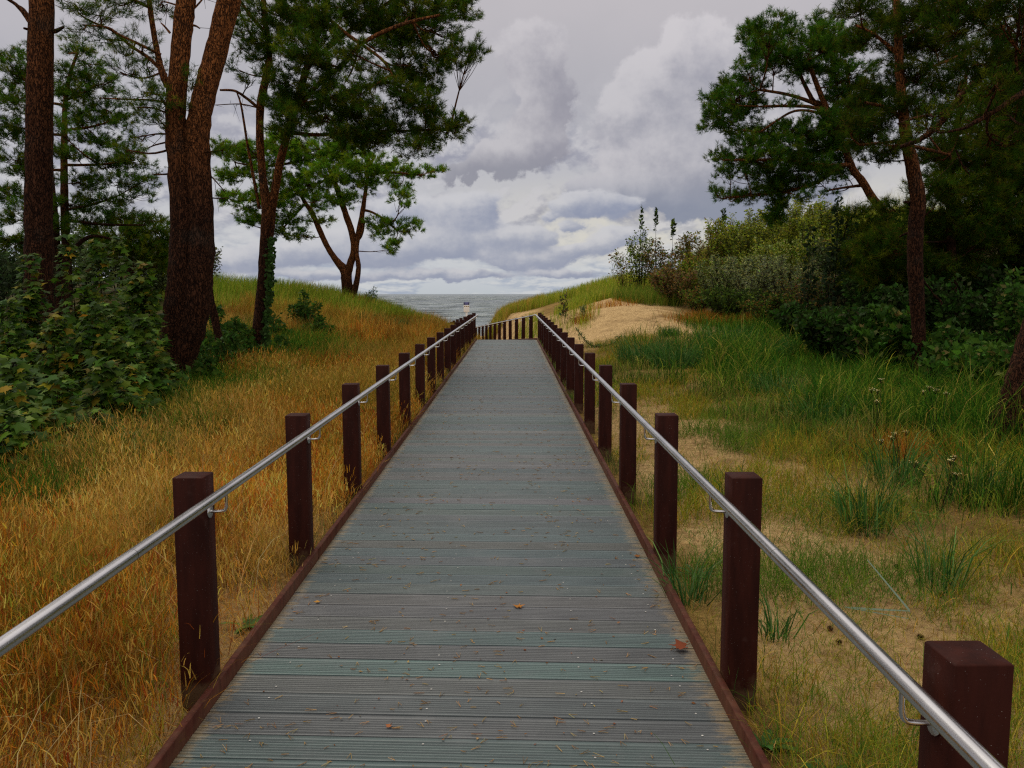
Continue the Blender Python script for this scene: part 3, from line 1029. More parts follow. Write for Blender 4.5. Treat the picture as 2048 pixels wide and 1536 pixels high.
    C = [(500, 60, 26, 24), (530, 30, 40, 30), (550, 90, 45, 34), (520, 120, 30, 20), (590, 40, 55, 40), (600, 110, 50, 36), (640, 60, 50, 40), (690, 30, 60, 36), (760, 20, 70, 40),
         (830, 20, 70, 36), (890, 10, 50, 30), (930, 25, 35, 18), (870, 60, 60, 30), (800, 70, 55, 34), (640, 130, 46, 30), (570, 160, 48, 30), (600, 200, 52, 32), (650, 190, 50, 32),
         (560, 215, 30, 24), (590, 245, 46, 30), (640, 245, 50, 30), (690, 215, 48, 34), (730, 240, 50, 36), (720, 190, 46, 26), (770, 160, 40, 18), (820, 130, 50, 30), (880, 110, 56, 28), (940, 115, 45, 20),
         (850, 165, 45, 28), (800, 195, 50, 30), (840, 220, 40, 30), (790, 250, 55, 34), (740, 285, 56, 26), (690, 275, 40, 26), (850, 270, 45, 30), (890, 265, 42, 20), (925, 250, 28, 16), (840, 295, 40, 16),
         (760, 100, 26, 14), (580, 280, 26, 20), (700, 110, 40, 24), (860, 230, 26, 18), (760, 60, 60, 30), (720, 130, 22, 18), (620, 20, 60, 36), (480, 20, 24, 16)]
    t.clumps([(a + R.normal(0, 4), b_ + R.normal(0, 3), c * .92, d * .92, R.normal(-.1, .7), .8) for a, b_, c, d in C], dens=290, needles=16, nl=.085)
    t.clumps([(480, 95, 22, 16), (478, 140, 22, 18), (500, 165, 20, 12), (470, 70, 18, 14)], dens=100, needles=14, nl=.08)
    t.clumps([(600, -90, 130, 60), (760, -80, 130, 55), (680, -200, 120, 70)], dens=90, needles=11)
    # ivy
    iv = MB()
    n = 520
    f = R.random(n) ** .8
    py = b + 5 - f * (b - 470)
    px = 510 + (np.interp(-py, [-b - 10, -650, -560, -470], [0, 10, 19, 23])) + R.normal(12, 4.5, n) * (1.25 - f * .45)
    pos = np.array([P(a, c, 17.5 - .18 + R.normal(0, .05)) for a, c in zip(px, py)])
    leaves(iv, pos, np.column_stack([R.normal(.3, .5, n), R.normal(-1, .4, n), R.normal(.3, .4, n)]), np.column_stack([R.normal(0, .5, n), np.zeros(n), R.normal(-.6, .4, n)]), R.uniform(.05, .10, n), *IVY, vary((.035, .075, .014), n, .3))
    o = t.done()
    q = iv.build('ivy', M_leaf, o)
    q.data.transform(__import__('mathutils').Matrix.Translation(-o.location))

    # spreading pine on the dune crest
    t = Pine('pine_tree', 'small spreading pine with bare forked limbs standing on the dune crest', 33, 700, GR_L, 'pines left of the boardwalk', (.3, 2.2))
    b = gz(698, 33)
    t.limb([(698, b + 4, 32), (697, b - 10, 25), (693, 560, 22), (690, 542, 20), (672, 520, 13), (655, 494, 11), (640, 462, 11), (625, 428, 10), (610, 405, 8), (590, 370, 6)], 12, .03)
    t.limb([(692, 560, 18), (700, 530, 15), (708, 500, 13), (704, 466, 13), (692, 430, 12), (680, 395, 11), (664, 350, 9), (645, 310, 7), (625, 280, 5)], 10, .03)
    t.limb([(704, 596, 16, -.2), (712, 570, 12, -.2), (717, 535, 10, -.2), (713, 505, 9, -.1), (716, 470, 10), (724, 430, 10), (730, 390, 8), (738, 340, 6), (750, 310, 5)], 10, .03)
    t.limb([(706, 490, 7), (722, 470, 7), (728, 440, 7)], 7)
    t.limb([(727, 420, 6), (745, 425, 5), (770, 440, 5), (795, 462, 4)], 6)
    t.limb([(665, 350, 6), (640, 365, 5), (610, 372, 5)], 6)
    t.limb([(735, 350, 6), (780, 345, 5), (840, 350, 4)], 6)
    t.limb([(640, 310, 6), (560, 330, 5), (500, 330, 4), (470, 325, 3)], 6)
    t.limb([(612, 405, 5), (580, 440, 4), (560, 465, 3)], 6)
    t.limb([(600, 385, 5), (540, 400, 4), (490, 400, 4)], 6)
    C = [(640, 300, 60, 34), (690, 315, 60, 34), (600, 320, 55, 30), (740, 330, 60, 28), (790, 345, 50, 20), (840, 348, 32, 13), (800, 370, 30, 12), (660, 350, 60, 28), (720, 365, 50, 24), (620, 370, 50, 28),
         (580, 380, 45, 30), (690, 400, 42, 22), (640, 400, 36, 22), (800, 395, 26, 14), (815, 410, 14, 9), (760, 455, 26, 22), (795, 455, 36, 20), (830, 452, 24, 12), (785, 485, 28, 14), (775, 500, 16, 8),
         (560, 300, 46, 30), (510, 300, 40, 26), (480, 310, 40, 28), (450, 300, 26, 22), (520, 345, 50, 28), (470, 355, 40, 24), (560, 410, 45, 30), (500, 400, 45, 26), (465, 400, 30, 16), (520, 440, 40, 20), (580, 445, 40, 18),
         (560, 470, 26, 10), (600, 470, 30, 12), (490, 445, 22, 12), (640, 440, 24, 12), (880, 340, 10, 8), (560, 270, 30, 16), (700, 280, 40, 18)]
    t.clumps([(a, b_, c * .92, d * .9, R.normal(0, .8), .7) for a, b_, c, d in C], dens=105, needles=13, nl=.10, size=1.25)
    t.done()

    # layered pine seen between the first two trunks
    t = Pine('pine_tree', 'bushy layered pine seen between the straight trunk and the double trunk', 22, 130, GR_D + GR_L[2:3], 'pines left of the boardwalk', (2.5, 5.5))
    b = gz(128, 22)
    t.limb([(132, b + 6, 24), (134, 560, 20), (131, 470, 16), (129, 400, 15), (128, 330, 13), (129, 260, 11), (131, 200, 9), (140, 150, 7), (155, 105, 5)], 10, .03)
    t.limb([(120, b + 6, 18), (117, 540, 14), (112, 450, 12), (106, 380, 9), (100, 300, 6)], 8, .03)
    t.limb([(138, 520, 10), (150, 496, 9), (170, 478, 8), (192, 472, 6), (230, 480, 4)], 6)
    for (x0, y0, x1, y1) in ((129, 420, 240, 390), (129, 400, 40, 390), (128, 330, 270, 320), (128, 340, 20, 330), (128, 260, 230, 240), (128, 270, 40, 255), (130, 200, 190, 170), (130, 210, 60, 190), (130, 440, 290, 450)):
        t.limb([(x0, y0, 6), ((x0 + x1) / 2, (y0 + y1) / 2 + 4, 5), (x1, y1, 3)], 5)
    C = [(155, 100, 22, 20), (185, 130, 26, 26), (140, 150, 34, 26), (60, 120, 22, 26), (30, 130, 26, 30), (45, 165, 40, 26), (200, 170, 34, 26), (165, 190, 40, 26), (20, 195, 36, 24), (60, 215, 40, 22), (215, 220, 40, 22),
         (165, 240, 45, 24), (230, 245, 36, 18), (40, 255, 46, 22), (10, 275, 36, 20), (110, 180, 24, 24), (115, 260, 30, 24), (200, 285, 48, 20), (250, 300, 34, 16), (150, 310, 44, 20), (270, 325, 38, 16), (220, 330, 46, 20),
         (30, 320, 50, 22), (70, 350, 44, 20), (160, 365, 46, 20), (240, 365, 44, 16), (290, 360, 30, 14), (20, 390, 50, 22), (70, 410, 40, 20), (150, 410, 46, 20), (210, 400, 50, 18), (280, 390, 30, 12), (40, 440, 50, 20),
         (180, 445, 50, 20), (240, 430, 36, 14), (100, 450, 44, 20), (20, 480, 46, 22), (70, 490, 40, 24), (300, 440, 40, 12)]
    t.clumps([(a, b_, c * .9, d * .85, R.normal(0, .7), .8) for a, b_, c, d in C], dens=210, needles=15, nl=.085, size=1.15)
    t.done()

    # low dark pine further back
    t = Pine('pine_tree', 'low brownish-green young pine bush left of the double trunk', 25, 270, GR_D, 'pines left of the boardwalk', (.8, 3.0))
    b = gz(268, 25)
    t.limb([(268, b + 4, 16), (262, 540, 13), (258, 500, 11), (262, 460, 8), (268, 430, 5)], 8, .03)
    for (x1, y1) in ((330, 470), (200, 480), (300, 500), (220, 455), (315, 445)):
        t.limb([(260, 500, 6), ((260 + x1) / 2, (500 + y1) / 2 + 4, 5), (x1, y1, 3)], 5)
    C = [(210, 480, 44, 20), (260, 470, 46, 24), (310, 465, 40, 26), (290, 500, 46, 24), (235, 505, 40, 18), (330, 495, 30, 24), (250, 445, 34, 16), (320, 530, 24, 20), (190, 460, 26, 14)]
    t.clumps([(a, b_, c, d, R.normal(0, .5), .7) for a, b_, c, d in C], dens=200, needles=13, nl=.085, size=1.15)
    t.done()

    # leaning thin stem
    t = Pine('leaning_trunk', 'thin dark dead trunk leaning against the right side of the double trunk', 16, 437, GR_D, None, (5, 9))
    b = gz(440, 16)
    t.limb([(441, b + 6, 18), (439, 690, 16), (432, 650, 16), (424, 610, 15), (416, 560, 12), (408, 510, 9)], 8, .05)
    t.dead([(426, 620), (410, 600), (396, 590)], 5, 3)
    t.done()


def pines_right():
    # mid pine with dark trunk
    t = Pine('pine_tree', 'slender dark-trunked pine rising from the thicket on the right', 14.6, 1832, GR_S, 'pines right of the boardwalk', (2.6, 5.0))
    b = gz(1834, 14.6)
    t.limb([(1834, b + 8, 34), (1835, b - 15, 27), (1838, 690, 25), (1834, 600, 28), (1830, 520, 30), (1832, 450, 29), (1836, 400, 29), (1828, 350, 26), (1820, 310, 24), (1812, 275, 22), (1806, 220, 19), (1800, 150, 17), (1796, 60, 14), (1790, -60, 11), (1785, -180, 8)], 16, .035)
    t.stubs([((1822, 408), (1808, 404), 12), ((1822, 472), (1798, 474), 7), ((1838, 440), (1868, 415), 5), ((1845, 560), (1868, 590), 5), ((1868, 590), (1882, 610), 6)])
    for pts in ([(1808, 240, 9, .1), (1770, 215, 7, 0), (1730, 205, 5, -.2)], [(1802, 170, 9), (1850, 140, 7, .2), (1900, 120, 5, .4)], [(1798, 110, 8), (1750, 70, 6, .1), (1710, 50, 5, .2)],
                [(1797, 80, 8), (1850, 50, 6, -.2), (1890, 20, 5, -.3)], [(1812, 280, 8), (1770, 285, 6, -.2), (1720, 290, 5, -.3)], [(1815, 290, 8), (1860, 300, 6, .2), (1900, 310, 5, .3)]):
        t.limb(pts, 6)
    C = [(1720, 15, 50, 30), (1770, 40, 56, 36), (1735, 75, 50, 28), (1830, 30, 60, 40), (1890, 25, 60, 38), (1860, 80, 60, 36), (1800, 100, 50, 30), (1910, 110, 56, 36), (1760, 190, 56, 36), (1720, 215, 44, 28), (1830, 150, 56, 34),
         (1880, 170, 52, 32), (1800, 215, 56, 30), (1850, 235, 50, 28), (1750, 250, 56, 28), (1720, 285, 46, 26), (1790, 290, 50, 20), (1860, 310, 44, 30), (1900, 290, 44, 30), (1760, 320, 40, 16), (1700, 250, 36, 22)]
    t.clumps([(a, b_, c * .78, d * .76, R.normal(.2, .7), .5) for a, b_, c, d in C], dens=560, needles=15, nl=.078)
    t.clumps([(1760, -90, 110, 50), (1860, -120, 110, 60)], dens=90, needles=11)
    t.done()

    # wide pine over the dune
    t = Pine('pine_tree', 'broad pine whose deep green crown reaches out over the dune shrubs', 24, 1800, GR_B + GR_L[2:3], 'pines right of the boardwalk', (1.0, 3.4))
    b = gz(1800, 24)
    t.limb([(1803, b + 6, 30), (1800, 600, 24), (1795, 520, 20), (1785, 465, 18), (1772, 430, 17), (1745, 396, 16), (1724, 362, 15), (1707, 340, 14), (1690, 300, 13), (1670, 250, 12), (1650, 210, 11), (1630, 160, 9), (1615, 120, 7)], 12, .03)
    t.limb([(1690, 300, 11), (1672, 270, 11, .2), (1640, 212, 10, .4), (1625, 200, 9, .4), (1605, 160, 7, .5), (1594, 135, 6, .5)], 8)
    t.limb([(1640, 212, 8, .3), (1600, 196, 7, 0), (1560, 186, 6, -.1), (1520, 180, 5, -.2)], 7)
    t.limb([(1660, 225, 8, -.2), (1620, 214, 7, -.3), (1575, 212, 6, -.4), (1529, 213, 5, -.5)], 7)
    t.limb([(1665, 240, 8, -.2), (1630, 224, 6, -.4), (1590, 222, 5, -.4), (1555, 240, 4, -.4), (1520, 265, 4, -.4)], 7)
    t.limb([(1700, 330, 9, -.3), (1640, 330, 8, -.6), (1580, 320, 7, -.7), (1500, 320, 5, -.8), (1450, 320, 4, -.8)], 7)
    t.limb([(1690, 330, 8, .3), (1620, 370, 7, .2), (1550, 385, 6, .2), (1460, 395, 4, .2)], 7)
    t.limb([(1680, 270, 8, .6), (1700, 200, 7, .8), (1690, 120, 6, 1.0)], 7)
    t.limb([(1730, 370, 7, .2), (1690, 375, 5, .1), (1660, 380, 4, 0)], 6)
    C = [(1500, 70, 24, 26), (1540, 62, 40, 34), (1575, 72, 26, 30), (1520, 105, 44, 34), (1500, 145, 30, 24), (1550, 120, 50, 30), (1640, 60, 36, 34), (1660, 85, 50, 36), (1620, 100, 44, 34), (1690, 100, 44, 34), (1600, 140, 50, 24), (1650, 140, 50, 30),
         (1700, 150, 44, 30), (1455, 175, 26, 20), (1470, 200, 50, 30), (1430, 205, 30, 26), (1500, 215, 36, 22), (1450, 235, 44, 22), (1425, 245, 24, 16), (1470, 262, 30, 14), (1520, 165, 24, 12), (1670, 190, 44, 24), (1710, 190, 40, 28), (1580, 205, 28, 8),
         (1540, 270, 56, 28), (1600, 262, 56, 30), (1660, 255, 56, 34), (1700, 245, 46, 34), (1500, 285, 40, 18), (1560, 305, 66, 30), (1630, 300, 66, 36), (1690, 290, 56, 38), (1510, 320, 50, 20), (1460, 318, 34, 14), (1435, 310, 16, 10), (1490, 345, 46, 18), (1460, 350, 28, 10),
         (1560, 345, 56, 26), (1620, 340, 56, 26), (1670, 335, 40, 24), (1540, 375, 44, 18), (1500, 390, 44, 14), (1455, 392, 36, 11), (1430, 384, 16, 8), (1585, 375, 40, 18), (1640, 366, 26, 10), (1600, 395, 24, 12), (1690, 352, 22, 16), (1665, 385, 16, 8)]
    t.clumps([(a, b_, c * .92, d * .9, R.normal(0, .8), .9) for a, b_, c, d in C], dens=200, needles=15, nl=.085, size=1.15)
    # the drooping spray hanging from the lowest limb
    t.clumps([(1560, 370, 20, 22, .2, .3), (1557, 400, 19, 22, .2, .3), (1553, 425, 18, 20, .2, .3), (1550, 440, 16, 12, .2, .3)], dens=330, needles=15, nl=.08)
    t.done()

    # right edge trunk leaning into the picture
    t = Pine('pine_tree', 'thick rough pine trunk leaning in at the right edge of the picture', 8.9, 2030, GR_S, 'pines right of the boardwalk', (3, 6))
    b = gz(2030, 8.9)
    t.limb([(2018, b + 20, 124), (2026, b - 25, 102), (2040, 830, 90), (2058, 760, 82), (2076, 690, 76), (2096, 600, 68), (2112, 480, 64), (2120, 330, 60), (2124, 150, 56), (2126, -50, 50), (2120, -300, 40), (2110, -600, 26)], 20, .04)
    for pts in ([(2124, 90, 26, .2), (2070, 110, 20, .3), (2000, 120, 16, .5), (1940, 175, 14, .6), (1912, 205, 13, .6), (1881, 246, 12, .6), (1843, 277, 10, .6), (1800, 294, 7, .7)],
                [(2122, 160, 18, -.2), (2060, 178, 13, -.3), (1990, 222, 10, -.4), (1930, 256, 7, -.4)],
                [(1912, 205, 8, .6), (1880, 225, 6, .6), (1830, 236, 5, .6), (1795, 248, 4, .7)],
                [(2122, 10, 16, .1), (2050, -10, 12, .2), (1960, 20, 9, .3), (1900, 60, 6, .3)],
                [(2120, 250, 14, .2), (2060, 250, 10, .4), (2000, 290, 7, .5)],
                [(2125, -100, 20), (2040, -160, 14), (1940, -180, 9)]):
        t.limb(pts, 8)
    t.dead([(1912, 300), (1925, 330), (1940, 350)], 4, 4)
    C = [(1960, 30, 50, 30), (2010, 50, 50, 34), (1920, 60, 40, 24), (2040, 100, 40, 34), (1985, 95, 40, 24), (1950, 130, 36, 22), (2030, 160, 40, 24), (1990, 170, 34, 20), (1925, 160, 34, 20), (2010, 220, 40, 22), (1960, 235, 34, 20),
         (1900, 215, 30, 18), (2045, 250, 36, 30), (2000, 290, 36, 24), (1860, 255, 26, 14), (2040, 20, 50, 30), (1900, 20, 44, 24)]
    t.clumps([(a, b_, c * .78, d * .74, R.normal(.3, .5), .4) for a, b_, c, d in C], dens=820, needles=15, nl=.075, size=.9)
    t.clumps([(1990, -150, 150, 70), (2120, -200, 160, 90), (1900, -120, 100, 40), (2260, 60, 110, 120), (2250, -80, 120, 80)], dens=130, needles=11)
    t.done()

    # darker pines behind
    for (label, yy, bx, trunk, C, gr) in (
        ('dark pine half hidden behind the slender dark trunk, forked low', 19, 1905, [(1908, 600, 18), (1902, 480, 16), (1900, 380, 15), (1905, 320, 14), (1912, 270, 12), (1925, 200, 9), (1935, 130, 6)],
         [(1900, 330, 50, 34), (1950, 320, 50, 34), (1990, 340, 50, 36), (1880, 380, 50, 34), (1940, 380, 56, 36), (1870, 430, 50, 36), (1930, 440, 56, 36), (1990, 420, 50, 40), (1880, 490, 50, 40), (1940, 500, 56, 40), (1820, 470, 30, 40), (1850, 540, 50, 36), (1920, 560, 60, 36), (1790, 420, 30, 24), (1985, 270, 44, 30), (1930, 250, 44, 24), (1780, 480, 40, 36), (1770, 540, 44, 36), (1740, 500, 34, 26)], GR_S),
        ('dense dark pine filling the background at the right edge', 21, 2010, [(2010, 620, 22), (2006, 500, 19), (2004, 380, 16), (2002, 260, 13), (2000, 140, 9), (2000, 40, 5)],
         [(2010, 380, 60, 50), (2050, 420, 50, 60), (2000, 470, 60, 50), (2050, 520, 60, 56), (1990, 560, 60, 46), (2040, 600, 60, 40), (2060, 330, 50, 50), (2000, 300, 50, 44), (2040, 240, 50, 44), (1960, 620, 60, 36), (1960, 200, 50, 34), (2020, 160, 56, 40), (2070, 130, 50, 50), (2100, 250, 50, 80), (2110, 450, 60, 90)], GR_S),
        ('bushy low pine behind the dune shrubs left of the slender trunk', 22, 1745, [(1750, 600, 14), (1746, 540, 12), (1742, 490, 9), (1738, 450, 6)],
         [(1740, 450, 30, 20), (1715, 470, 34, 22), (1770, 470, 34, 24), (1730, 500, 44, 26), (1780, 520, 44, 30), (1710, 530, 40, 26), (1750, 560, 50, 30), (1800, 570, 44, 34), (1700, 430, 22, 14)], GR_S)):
        t = Pine('pine_tree', label, yy, bx, gr, 'pines right of the boardwalk', (2.5, 5.5))
        b = gz(bx, yy)
        t.limb([(bx, b + 6, trunk[0][2] * 1.4)] + trunk, 10, .03)
        for k in range(7):
            q = trunk[R.integers(1, len(trunk))]
            sx = R.choice([-1, 1])
            t.limb([(q[0], q[1], 6), (q[0] + sx * 25, q[1] - 8, 5), (q[0] + sx * 55, q[1] - 10 + R.normal(0, 8), 3)], 5)
        t.clumps([(a, b_, c, d, R.normal(0, .7), .9) for a, b_, c, d in C], dens=260, needles=14, nl=.09, size=1.2)
        t.dead([(bx + 10, 520), (bx + 60, 480), (bx + 90, 450)], 5, 8)
        t.done()


# ------------------------------------------------------------------ leaf shapes
def _maple():
    ang = [-150, -118, -92, -62, -42, -28, -12, 0]
    rad = [.28, .42, .34, .78, .52, .58, .5, 1.0]
    pts = [(0, 0, 0)]
    for a, r in zip(ang, rad): pts.append((r * math.sin(math.radians(a)) * .9, r * math.cos(math.radians(a)) + .12, -.22 * r * abs(math.sin(math.radians(a)))))
    for a, r in list(zip(ang, rad))[-2::-1]: pts.append((-r * math.sin(math.radians(a)) * .9, r * math.cos(math.radians(a)) + .12, -.22 * r * abs(math.sin(math.radians(a)))))
    n = len(pts)
    return np.array(pts), np.array([(0, k + 1, k) for k in range(1, n - 1)])


MAPLE = _maple()
IVY = (np.array([(0, -.3, 0), (.5, -.1, -.08), (.3, .25, -.05), (0, .7, 0), (-.3, .25, -.05), (-.5, -.1, -.08)]), np.array([(0, 1, 2), (0, 2, 3), (0, 3, 4), (0, 4, 5)]))
OVAL = (np.array([(0, 0, 0), (.28, .4, .06), (0, 1, -.06), (-.28, .4, .06), (0, .5, 0)]), np.array([(0, 1, 4), (1, 2, 4), (2, 3, 4), (3, 0, 4)]))
LANCE = (np.array([(0, 0, 0), (.11, .4, .03), (0, 1, -.08), (-.11, .4, .03)]), np.array([(0, 1, 2), (0, 2, 3)]))


BUSHY = ('dune_shrub', 'dune_bush', 'thicket_bush')
MORE = dict(maple_sapling=2.9, leafy_bush=2.6, dune_bush=3.0, dune_shrub=3.2, thicket_bush=2.8, weed=1.6, dark_sapling=2.2, poplar_shoot=1.5)
BIG = dict(maple_sapling=.78, leafy_bush=1.1, dune_bush=1.1, dune_shrub=1.05, thicket_bush=1.1, weed=1.1, dark_sapling=1.1, poplar_shoot=1.1)


def shrub(name, label, cat, px, y, h, rad, n_stem, n_leaf, size, tmpl, cols, wts, group=None, lean=0.0, droop=0.0, stemcol=(.05, .035, .02), upright=False, start=.2, petiole=.08, twig=.3, x=None):
    """a woody plant: curved stems, twigs and single leaves"""
    n_leaf = int(n_leaf * MORE.get(name, 1.0)); size = size * BIG.get(name, 1.0)
    bx = X(px, y) if x is None else x
    loc = np.array([bx, y, float(ground(bx, y)) - .02])
    o = thing(name, label, cat, loc, group=group)
    st, lf = MB(), MB()
    paths = []
    if name in BUSHY: n_stem = int(n_stem * 2.2)
    for k in range(n_stem):
        a = R.uniform(0, 2 * math.pi)
        rr = rad * math.sqrt(R.random())
        hh = h * R.uniform(.62, 1.0) if k else h
        if name in BUSHY:
            hh = h * R.uniform(.72, 1.0) * (1 - .22 * (rr / rad) ** 2)
        elif k and not upright: hh *= (1 - .35 * (rr / rad) ** 2)
        b0 = np.array([math.cos(a), math.sin(a), 0]) * rr * (.25 if not upright else .55)
        e = np.array([math.cos(a) * rr + lean * hh, math.sin(a) * rr, hh])
        if k == 0 and name not in BUSHY: b0, e = np.zeros(3), np.array([lean * hh + R.normal(0, .05), R.normal(0, .05), hh])
        m = (b0 + e) / 2 + np.array([R.normal(0, .06), R.normal(0, .06), .06 * hh]) * (1 if not upright else .5)
        c = tube(st, [b0, m, e], [.004 + .0045 * hh, .003 + .002 * hh, .002], 5, 9, col=stemcol)
        paths.append(c)
    pk = R.integers(0, n_stem, n_leaf)
    f = start + (1 - start) * R.random(n_leaf) ** .8
    PA = np.array(paths)
    fi = np.clip(f * 8, 0, 7.999); i0 = fi.astype(int); ff = (fi - i0)[:, None]
    base = PA[pk, i0] * (1 - ff) + PA[pk, i0 + 1] * ff
    # twigs carry the leaves away from the stem
    az = R.uniform(0, 2 * math.pi, n_leaf)
    L = twig * ((1.15 - f) if name not in BUSHY else (.75 - .45 * f)) * R.uniform(.2, 1.0, n_leaf) + .02
    d = np.column_stack([np.cos(az), np.sin(az), R.uniform(.05, .7, n_leaf) + (.8 if upright else (.6 if name in BUSHY else 0))])
    d = unit(d)
    pos = base + d * L[:, None]
    sel = R.random(n_leaf) < .5
    sticks(st, base[sel], pos[sel], .0028, .0016, col=stemcol)
    pos[:, 2] = np.maximum(pos[:, 2], .05)
    flat = name == 'maple_sapling'
    sg = .35 if flat else .8
    nrm = np.column_stack([R.normal(0, sg, n_leaf) + d[:, 0] * .4, R.normal(0, sg, n_leaf) + d[:, 1] * .4 - .3, np.full(n_leaf, .9 if flat else .45)])
    dr = d * np.array([1, 1, .3]) + R.normal(0, .3, (n_leaf, 3)) + np.array([lean * .5, 0, -droop + (.7 if upright else 0)])
    leaves(lf, pos, nrm, dr, size * np.clip(np.exp(R.normal(-.12, .33, n_leaf)), .4, 1.5), *tmpl, pick(cols, wts, n_leaf, .3, .1))
    st.build('stems', M_bark, o, smooth=True)
    lf.build('leaves', M_leaf, o)
    return o


MG = [(.044, .090, .007), (.078, .120, .008), (.028, .062, .007), (.18, .135, .010), (.14, .20, .045)]
MW = [.4, .23, .27, .06, .04]


def saplings():
    gp = 'maple saplings under the left pines'
    rows = [
        (215, 11.2, 2.15, .40, 3, 380, 'tallest maple sapling of the thicket, midway between the straight and the double trunk'),
        (148, 10.8, 2.2, .35, 3, 360, 'tall maple sapling close on the right of the straight left trunk'),
        (290, 11.8, 1.9, .38, 3, 340, 'maple sapling with layered leaves just left of the double trunk'),
        (25, 10.5, 1.5, .45, 4, 330, 'maple sapling at the picture edge left of the straight trunk'),
        (205, 9.4, 1.45, .5, 4, 430, 'mid-height maple sapling in front of the tallest one'),
        (110, 9.2, 1.35, .5, 4, 420, 'yellowing maple sapling hiding the foot of the straight left trunk'),
        (295, 10.2, 1.25, .45, 4, 360, 'low maple sapling in front of the double trunk'),
        (40, 8.0, 1.0, .5, 5, 430, 'broad low maple bush at the left picture edge above the orange grass'),
        (125, 7.7, .85, .45, 5, 400, 'low maple bush in the front of the thicket below the straight trunk'),
        (200, 8.1, .95, .45, 5, 400, 'low maple bush in the front of the thicket below the tallest sapling'),
        (265, 8.8, .85, .42, 4, 330, 'knee-high maple bush at the right front corner of the thicket'),
        (318, 11.0, .95, .38, 4, 260, 'small maple bush hugging the foot of the double trunk'),
        (-60, 8.6, 1.3, .5, 4, 300, 'maple bush cut by the left border of the picture'),
    ]
    rows += [
        (-5, 6.2, .72, .42, 4, 260, 'nearest maple bush of all, cut by the left border just above the orange grass'),
        (62, 6.45, .52, .36, 4, 200, 'nearest low maple sprout of the thicket, right of the bush cut by the border'),
        (165, 7.25, .6, .4, 4, 230, 'low maple sprout in the long green grass in front of the thicket'),
        (20, 7.0, .85, .45, 4, 300, 'foremost maple bush at the left border, rising from long green grass'),
        (105, 7.05, .62, .4, 4, 220, 'foremost small maple bush of the thicket, right of the one at the border'),
        (250, 12.4, 2.25, .3, 3, 230, 'slim maple sapling standing up behind the tallest one'),
        (70, 11.6, 2.0, .35, 3, 260, 'slim maple sapling in front of the straight trunk'),
    ]
    for px, y, h, r, ns, nl, lab in rows:
        h, r = h * 1.13, r * .92
        cols = MG
        w = [.3, .2, .2, .25, .05] if 'yellowing' in lab else MW
        shrub('maple_sapling', lab, 'sapling', px, y, h, r, ns, nl, .115, MAPLE, cols, w, gp, droop=.35, start=.12, twig=.42)
    gp = 'leafy bushes among the left trunks'
    for px, y, h, r, nl, lab in ((415, 14.6, 1.0, .55, 420, 'dark leafy bush at the right foot of the double trunk'), (470, 17.0, 1.1, .6, 460, 'dark leafy bush between the leaning dead trunk and the ivy-clad pine'),
                                 (450, 14.2, .9, .6, 520, 'low dark bush in front of the leaning dead trunk'), (415, 12.6, .7, .55, 480, 'nearest low bush right of the double trunk, at the edge of the orange grass'), (478, 15.3, .95, .6, 560, 'dark bush touching the left foot of the ivy-clad pine'), (505, 14.8, .5, .5, 340, 'small bush in front of the ivy-clad pine'), (560, 18.4, .6, .55, 380, 'low bush at the right foot of the ivy-clad pine'), (640, 22.0, .55, .5, 300, 'low green bush right of the lone round bush'), (440, 19.5, 1.1, .7, 480, 'bush behind the leaning dead trunk, before the dune crest'), (555, 20.5, .8, .4, 260, 'small green bush behind the foot of the ivy-clad pine'), (395, 13.4, .5, .4, 260, 'low bush on the grass edge below the double trunk'),
                                 (612, 23, 1.15, .55, 420, 'round green bush alone in the orange grass right of the ivy-clad pine')):
        shrub('leafy_bush', lab, 'bush', px, y, h, r, 5, nl, .085, OVAL, [(.030, .075, .010), (.045, .095, .011), (.07, .10, .011)], [.5, .35, .15], gp, start=.1, twig=.3)
    gp = 'far bushes behind the left pines'
    for px, y, h, r, nl, lab, c in ((30, 27, 2.3, 1.3, 1500, 'grey-green bush far back at the left picture edge', (.05, .08, .025)), (190, 30, 2.4, 1.2, 1500, 'pale green bush far back above the tallest maple sapling', (.11, .15, .05)),
                                   (250, 31, 2.0, 1.2, 1300, 'pale feathery bush far back left of the low pine bush', (.13, .15, .06)), (320, 29, 2.2, 1.1, 1300, 'twiggy bush far back showing left of the double trunk', (.09, .11, .04)), (100, 25, 1.9, 1.2, 1400, 'dark bush far back behind the straight left trunk', (.035, .055, .018)),
                                   (425, 34, 2.0, .7, 380, 'sparse twiggy bush on the dune crest right of the double trunk', (.09, .10, .03)), (-40, 20, 2.4, 1.4, 1400, 'dark bush behind the maples at the left picture edge', (.03, .05, .016))):
        shrub('dune_bush', lab, 'bush', px, y, h, r, 9, nl, .11, OVAL, [c, tuple(q * 1.4 for q in c), tuple(q * .65 for q in c)], [.5, .25, .25], gp, start=.1, twig=.55)
    gp = 'leafy weeds by the crest pine'
    for px, y, h, nl, lab in ((752, 33, .95, 260, 'spiky green weed on the crest right of the small spreading pine'), (735, 32.5, .6, 220, 'low green weed touching the foot of the small spreading pine'), (775, 33, .6, 180, 'small green weed on the right end of the crest'), (808, 32, .55, 60, 'single thin weed stem standing before the sea')):
        shrub('weed', lab, 'plant', px, y, h, .28 if nl > 100 else .05, 6 if nl > 100 else 1, nl, .09, LANCE, [(.05, .10, .02), (.08, .13, .03)], [.6, .4], gp, upright=True, start=.1, twig=.12)


